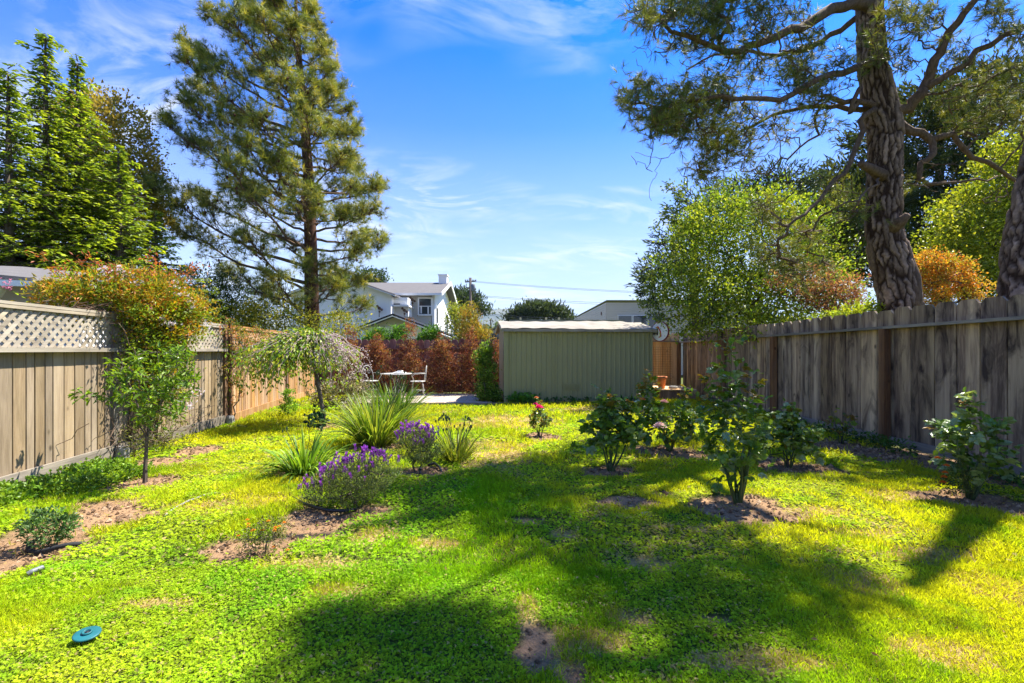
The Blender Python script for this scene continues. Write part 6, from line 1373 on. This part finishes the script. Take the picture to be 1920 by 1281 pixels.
lavender('rear lavender bush with purple spikes, in front of the sword leaf clump', 782, 884, [(0, 0, .27, .23, .22, .19), (-.04, .02, .34, .18, .18, .13), (.07, .0, .22, .17, .17, .13)], 85, 162, 400)

# ---- low plants near the camera
rt, r_, P_ = shrub('blueberry_bush', 'small bright green shrub in loose soil at the left edge', 'shrub', G(93, 1026), [(0, 0, .13, .15, .12, .11), (-.05, 0, .19, .10, .09, .07), (.1, 0, .16, .08, .08, .06)], 150, 9, .026, .014, [(.10, .20, .05), (.18, .28, .09), (.06, .13, .03)], 171, 30, .0018, csize=.016)
c = G(82, 1036); a = np.linspace(-.3, 3.6, 22); pts = [(c[0]+.02+.16*math.cos(q), c[1]+.07+.10*math.sin(q+3.14), .028+.018*math.sin(q*2.3)) for q in a]
tag(MB().tube(pts, .017, 6).obj('fabric_rim', M['fabric'], None, True), 'rolled black fabric rim around the small bright green shrub', 'fabric')
rt, r_, P_ = shrub('orange_flower_plant', 'low twiggy plant dotted with small orange flowers', 'plant', G(489, 1040), [(0, 0, .11, .16, .12, .09), (.05, .02, .15, .13, .1, .08)], 110, 8, .022, .008, [(.14, .16, .04), (.24, .24, .06), (.09, .10, .03)], 172, 60, .0014, csize=.02)
rr = np.random.default_rng(173)
for k in range(15): q = W(rr.uniform(440, 545), rr.uniform(972, 1035), 3.13+rr.normal(0, .05)); bloom(rt, q, .010, [(.80, .34, .02), (.82, .42, .05)], 180+k)
shrub('green_shrub', 'tall leafy green shrub against the left corner of the shed', 'shrub', (-.64, 12.35, 0), [(0, 0, .35, .26, .22, .36), (-.02, 0, .85, .24, .2, .35), (-.1, 0, 1.2, .2, .18, .22), (.1, .0, .2, .3, .25, .2), (-.02, 0, 1.45, .1, .1, .15)], 560, 11, .055, .035, [(.10, .22, .02), (.18, .32, .03), (.05, .12, .015), (.28, .36, .05)], 174, 60, .005, csize=.05)
shrub('leafy_weed', 'broad leaved weed at the foot of the shed wall', 'weed', (.22, 12.05, 0), [(0, 0, .12, .28, .12, .10), (.25, -.02, .14, .2, .1, .08)], 50, 5, .10, .08, [(.07, .20, .02), (.12, .28, .03)], 175, 12, .003, csize=.05)
shrub('leafy_weed', 'row of low weeds along the middle of the shed foot', 'weed', (1.6, 12.22, 0), [(x_, 0, .06, .3, .08, .06) for x_ in (-.6, -.1, .4, .9, 1.4)], 110, 5, .07, .045, [(.04, .12, .02), (.07, .17, .03)], 176, 20, .002, csize=.04)
shrub('leafy_weed', 'dark green weeds growing under the right fence kickboard', 'weed', (5.08, 6.9, 0), [(0, y_, .07, .12, .25, .08) for y_ in (-.6, -.1, .3, .9, 1.6, 2.3)], 150, 6, .05, .03, [(.05, .13, .015), (.09, .18, .02)], 177, 20, .002, csize=.04)
shrub('leafy_weed', 'green weeds in the near right corner under the dark fence', 'weed', (5.0, 5.0, 0), [(0, y_, .05, .16, .2, .06) for y_ in (-.5, -.1, .3)], 90, 6, .045, .028, [(.05, .13, .015), (.09, .18, .02)], 178, 20, .002, csize=.04)
shrub('ground_ivy', 'bright green clover mound along the foot of the left fence', 'ground cover', (-4.55, 5.0, 0), [(0, y_, .05, .25, .3, .06) for y_ in (-.9, -.5, -.1, .3)]+[(.35, .1, .05, .25, .25, .06), (.3, -.4, .04, .3, .25, .05)], 900, 8, .035, .030, [(.13, .26, .02), (.22, .34, .025)], 179, 10, .002, csize=.03)
rr = np.random.default_rng(182)
for i, (px, top_, wd, lb) in enumerate(((655, 612, .42, 'leftmost red leaved shrub along the low back fence'), (706, 628, .50, 'second red leaved shrub from the left, behind the left iron chair'), (768, 600, .46, 'tallest red leaved shrub, behind the bistro table'), (828, 628, .52, 'red leaved shrub behind the right iron chair'), (883, 618, .44, 'red leaved shrub left of the bright green corner shrub'), (932, 640, .25, 'narrow red leaved shrub squeezed against the shed'))):
    x_ = (px-HX)/F*14.35; h = W(px, top_, 14.35)[2]
    wd *= 1.12; B = [(0, 0, .35, wd, .3, .38), (.04, 0, .85, wd*.90, .28, .42), (-.03, 0, 1.25, wd*.62, .25, .38), (0, 0, h-.35, wd*.34, .2, .38)]
    g = [(.20, .05, .028), (.30, .09, .045), (.13, .035, .02), (.40, .20, .10), (.30, .20, .05)]
    shrub('red_shrub', lb, 'shrub', (x_, 14.35+rr.normal(0, .05), 0), B, int(620*wd/.5), 9, .055, .026, g, 190+i, 70, .004, csize=.05, group='red leaved shrubs along the back fence', shell=.3, stem_mat='stem_dark', up=.7)

# ---- small things in the grass
b = G(163, 1204)
dk = thing('sprinkler_cover', 'round teal plastic disc with a raised ring lying in the grass', 'sprinkler cover', (b[0], b[1], .045))
Mt = Matrix.Rotation(.10, 3, 'Y') @ Matrix.Rotation(.10, 3, 'X'); c = (b[0], b[1], .038)
MB().lathe(c, [(.0, -.004), (.047, -.006), (.052, -.003), (.052, .002), (.047, .004), (.0, .005)], 36, M=Mt).obj('disc', M['teal'], dk, True)
MB().lathe(c, [(.012, .003), (.020, .003), (.020, .012), (.016, .014), (.013, .011), (.012, .006)], 22, M=Mt).obj('ring', M['teal'], dk, True)
MB().lathe(c, [(.0, .004), (.009, .004), (.009, .010), (.0, .010)], 12, M=Mt).obj('screw', M['black'], dk, True)
MB().tube([(b[0]+.01, b[1], -.02), (b[0], b[1], .046)], .016, 8).obj('stem', M['black'], dk)
def hose(label, pts, rad, mat):
    P = np.array([(*G(a, b_)[:2], z) for a, b_, z in pts]); u = np.linspace(0, len(P)-1, 28); P = np.stack([np.interp(u, range(len(P)), P[:, k]) for k in range(3)], 1)
    tag(MB().tube(P, rad, 7).obj('garden_hose', M[mat], None, True), label, 'hose')
hose('black irrigation hose curving in front of the front lavender', [(540, 928, .01), (556, 940, .015), (572, 952, .03), (590, 960, .04), (612, 966, .04), (640, 966, .035), (668, 958, .01)], .013, 'black')
hose('short black hose arc beside the rear lavender', [(802, 876, .02), (815, 876, .045), (824, 881, .03), (828, 886, .0)], .014, 'black')
hose('grey hose end lying in the grass at the left edge', [(52, 1083, .02), (60, 1081, .03), (70, 1077, .03), (80, 1073, .03)], .014, 'grey_plastic')
hose('thin half buried pale hose across the lawn before the lavender', [(292, 985, .005), (320, 962, .02), (352, 945, .025), (390, 930, .02), (440, 922, .0)], .008, 'stone')
b = G(788, 896); tag(MB().tube([(b[0], b[1], -.02), (b[0], b[1], .09)], .014, 8).tube([(b[0], b[1], .085), (b[0], b[1], .105)], .019, 8).obj('pop_up_sprinkler', M['black'], None, True), 'small black pop-up sprinkler between the two lavenders', 'sprinkler')
b = G(1213, 966); mb = MB().lathe((b[0], b[1], -.012), [(.045, 0), (.06, .012), (.05, .03), (.02, .036)], 9, .7); tag(mb.obj('field_stone', M['stone'], None), 'flat grey stone half sunk in the lawn near the tallest rose', 'stone')
b = G(1816, 1010); mb = MB().lathe((b[0], b[1], .0), [(.012, 0), (.018, .01), (.012, .02), (.004, .024)], 8, .8); tag(mb.obj('field_stone', M['stone'], None), 'tiny pale pebble in the grass at the right', 'stone')
# dry leaves and twigs scattered on the lawn
r_ = np.random.default_rng(201); n = 420; xx, yy = lawn_points(n, 1.7, 8, 1.5); P = np.stack([xx, yy, gh(xx, yy)+.03], 1)
v = leaves(r_, P, r_.normal(0, 1, (len(P), 3))*np.array((1, 1, .15)), .035, .012, pal(r_, len(P), [(.34, .18, .08), (.45, .30, .14), (.22, .10, .05)]), .3); c = Cloud().add(v)
tag(c.obj('fallen_leaves', M['leaf'], None), 'dry brown leaves and needles scattered on the lawn', 'fallen leaves', kind='stuff')

# ---- the air between here and the hills
m, t = newmat('distance_haze'); t.t.nodes.clear(); vp = t.n('ShaderNodeVolumePrincipled'); vp.inputs['Color'].default_value = (.50, .72, 1, 1); vp.inputs['Density'].default_value = .00009; vp.inputs['Anisotropy'].default_value = 0.0
o_ = t.n('ShaderNodeOutputMaterial'); t.l(vp.outputs[0], o_.inputs['Volume'])
hz_ = MB().box((0, 1500, 199), (9400, 8600, 404)).obj('haze', m, None); tag(hz_, 'pale haze in the air', kind='stuff')
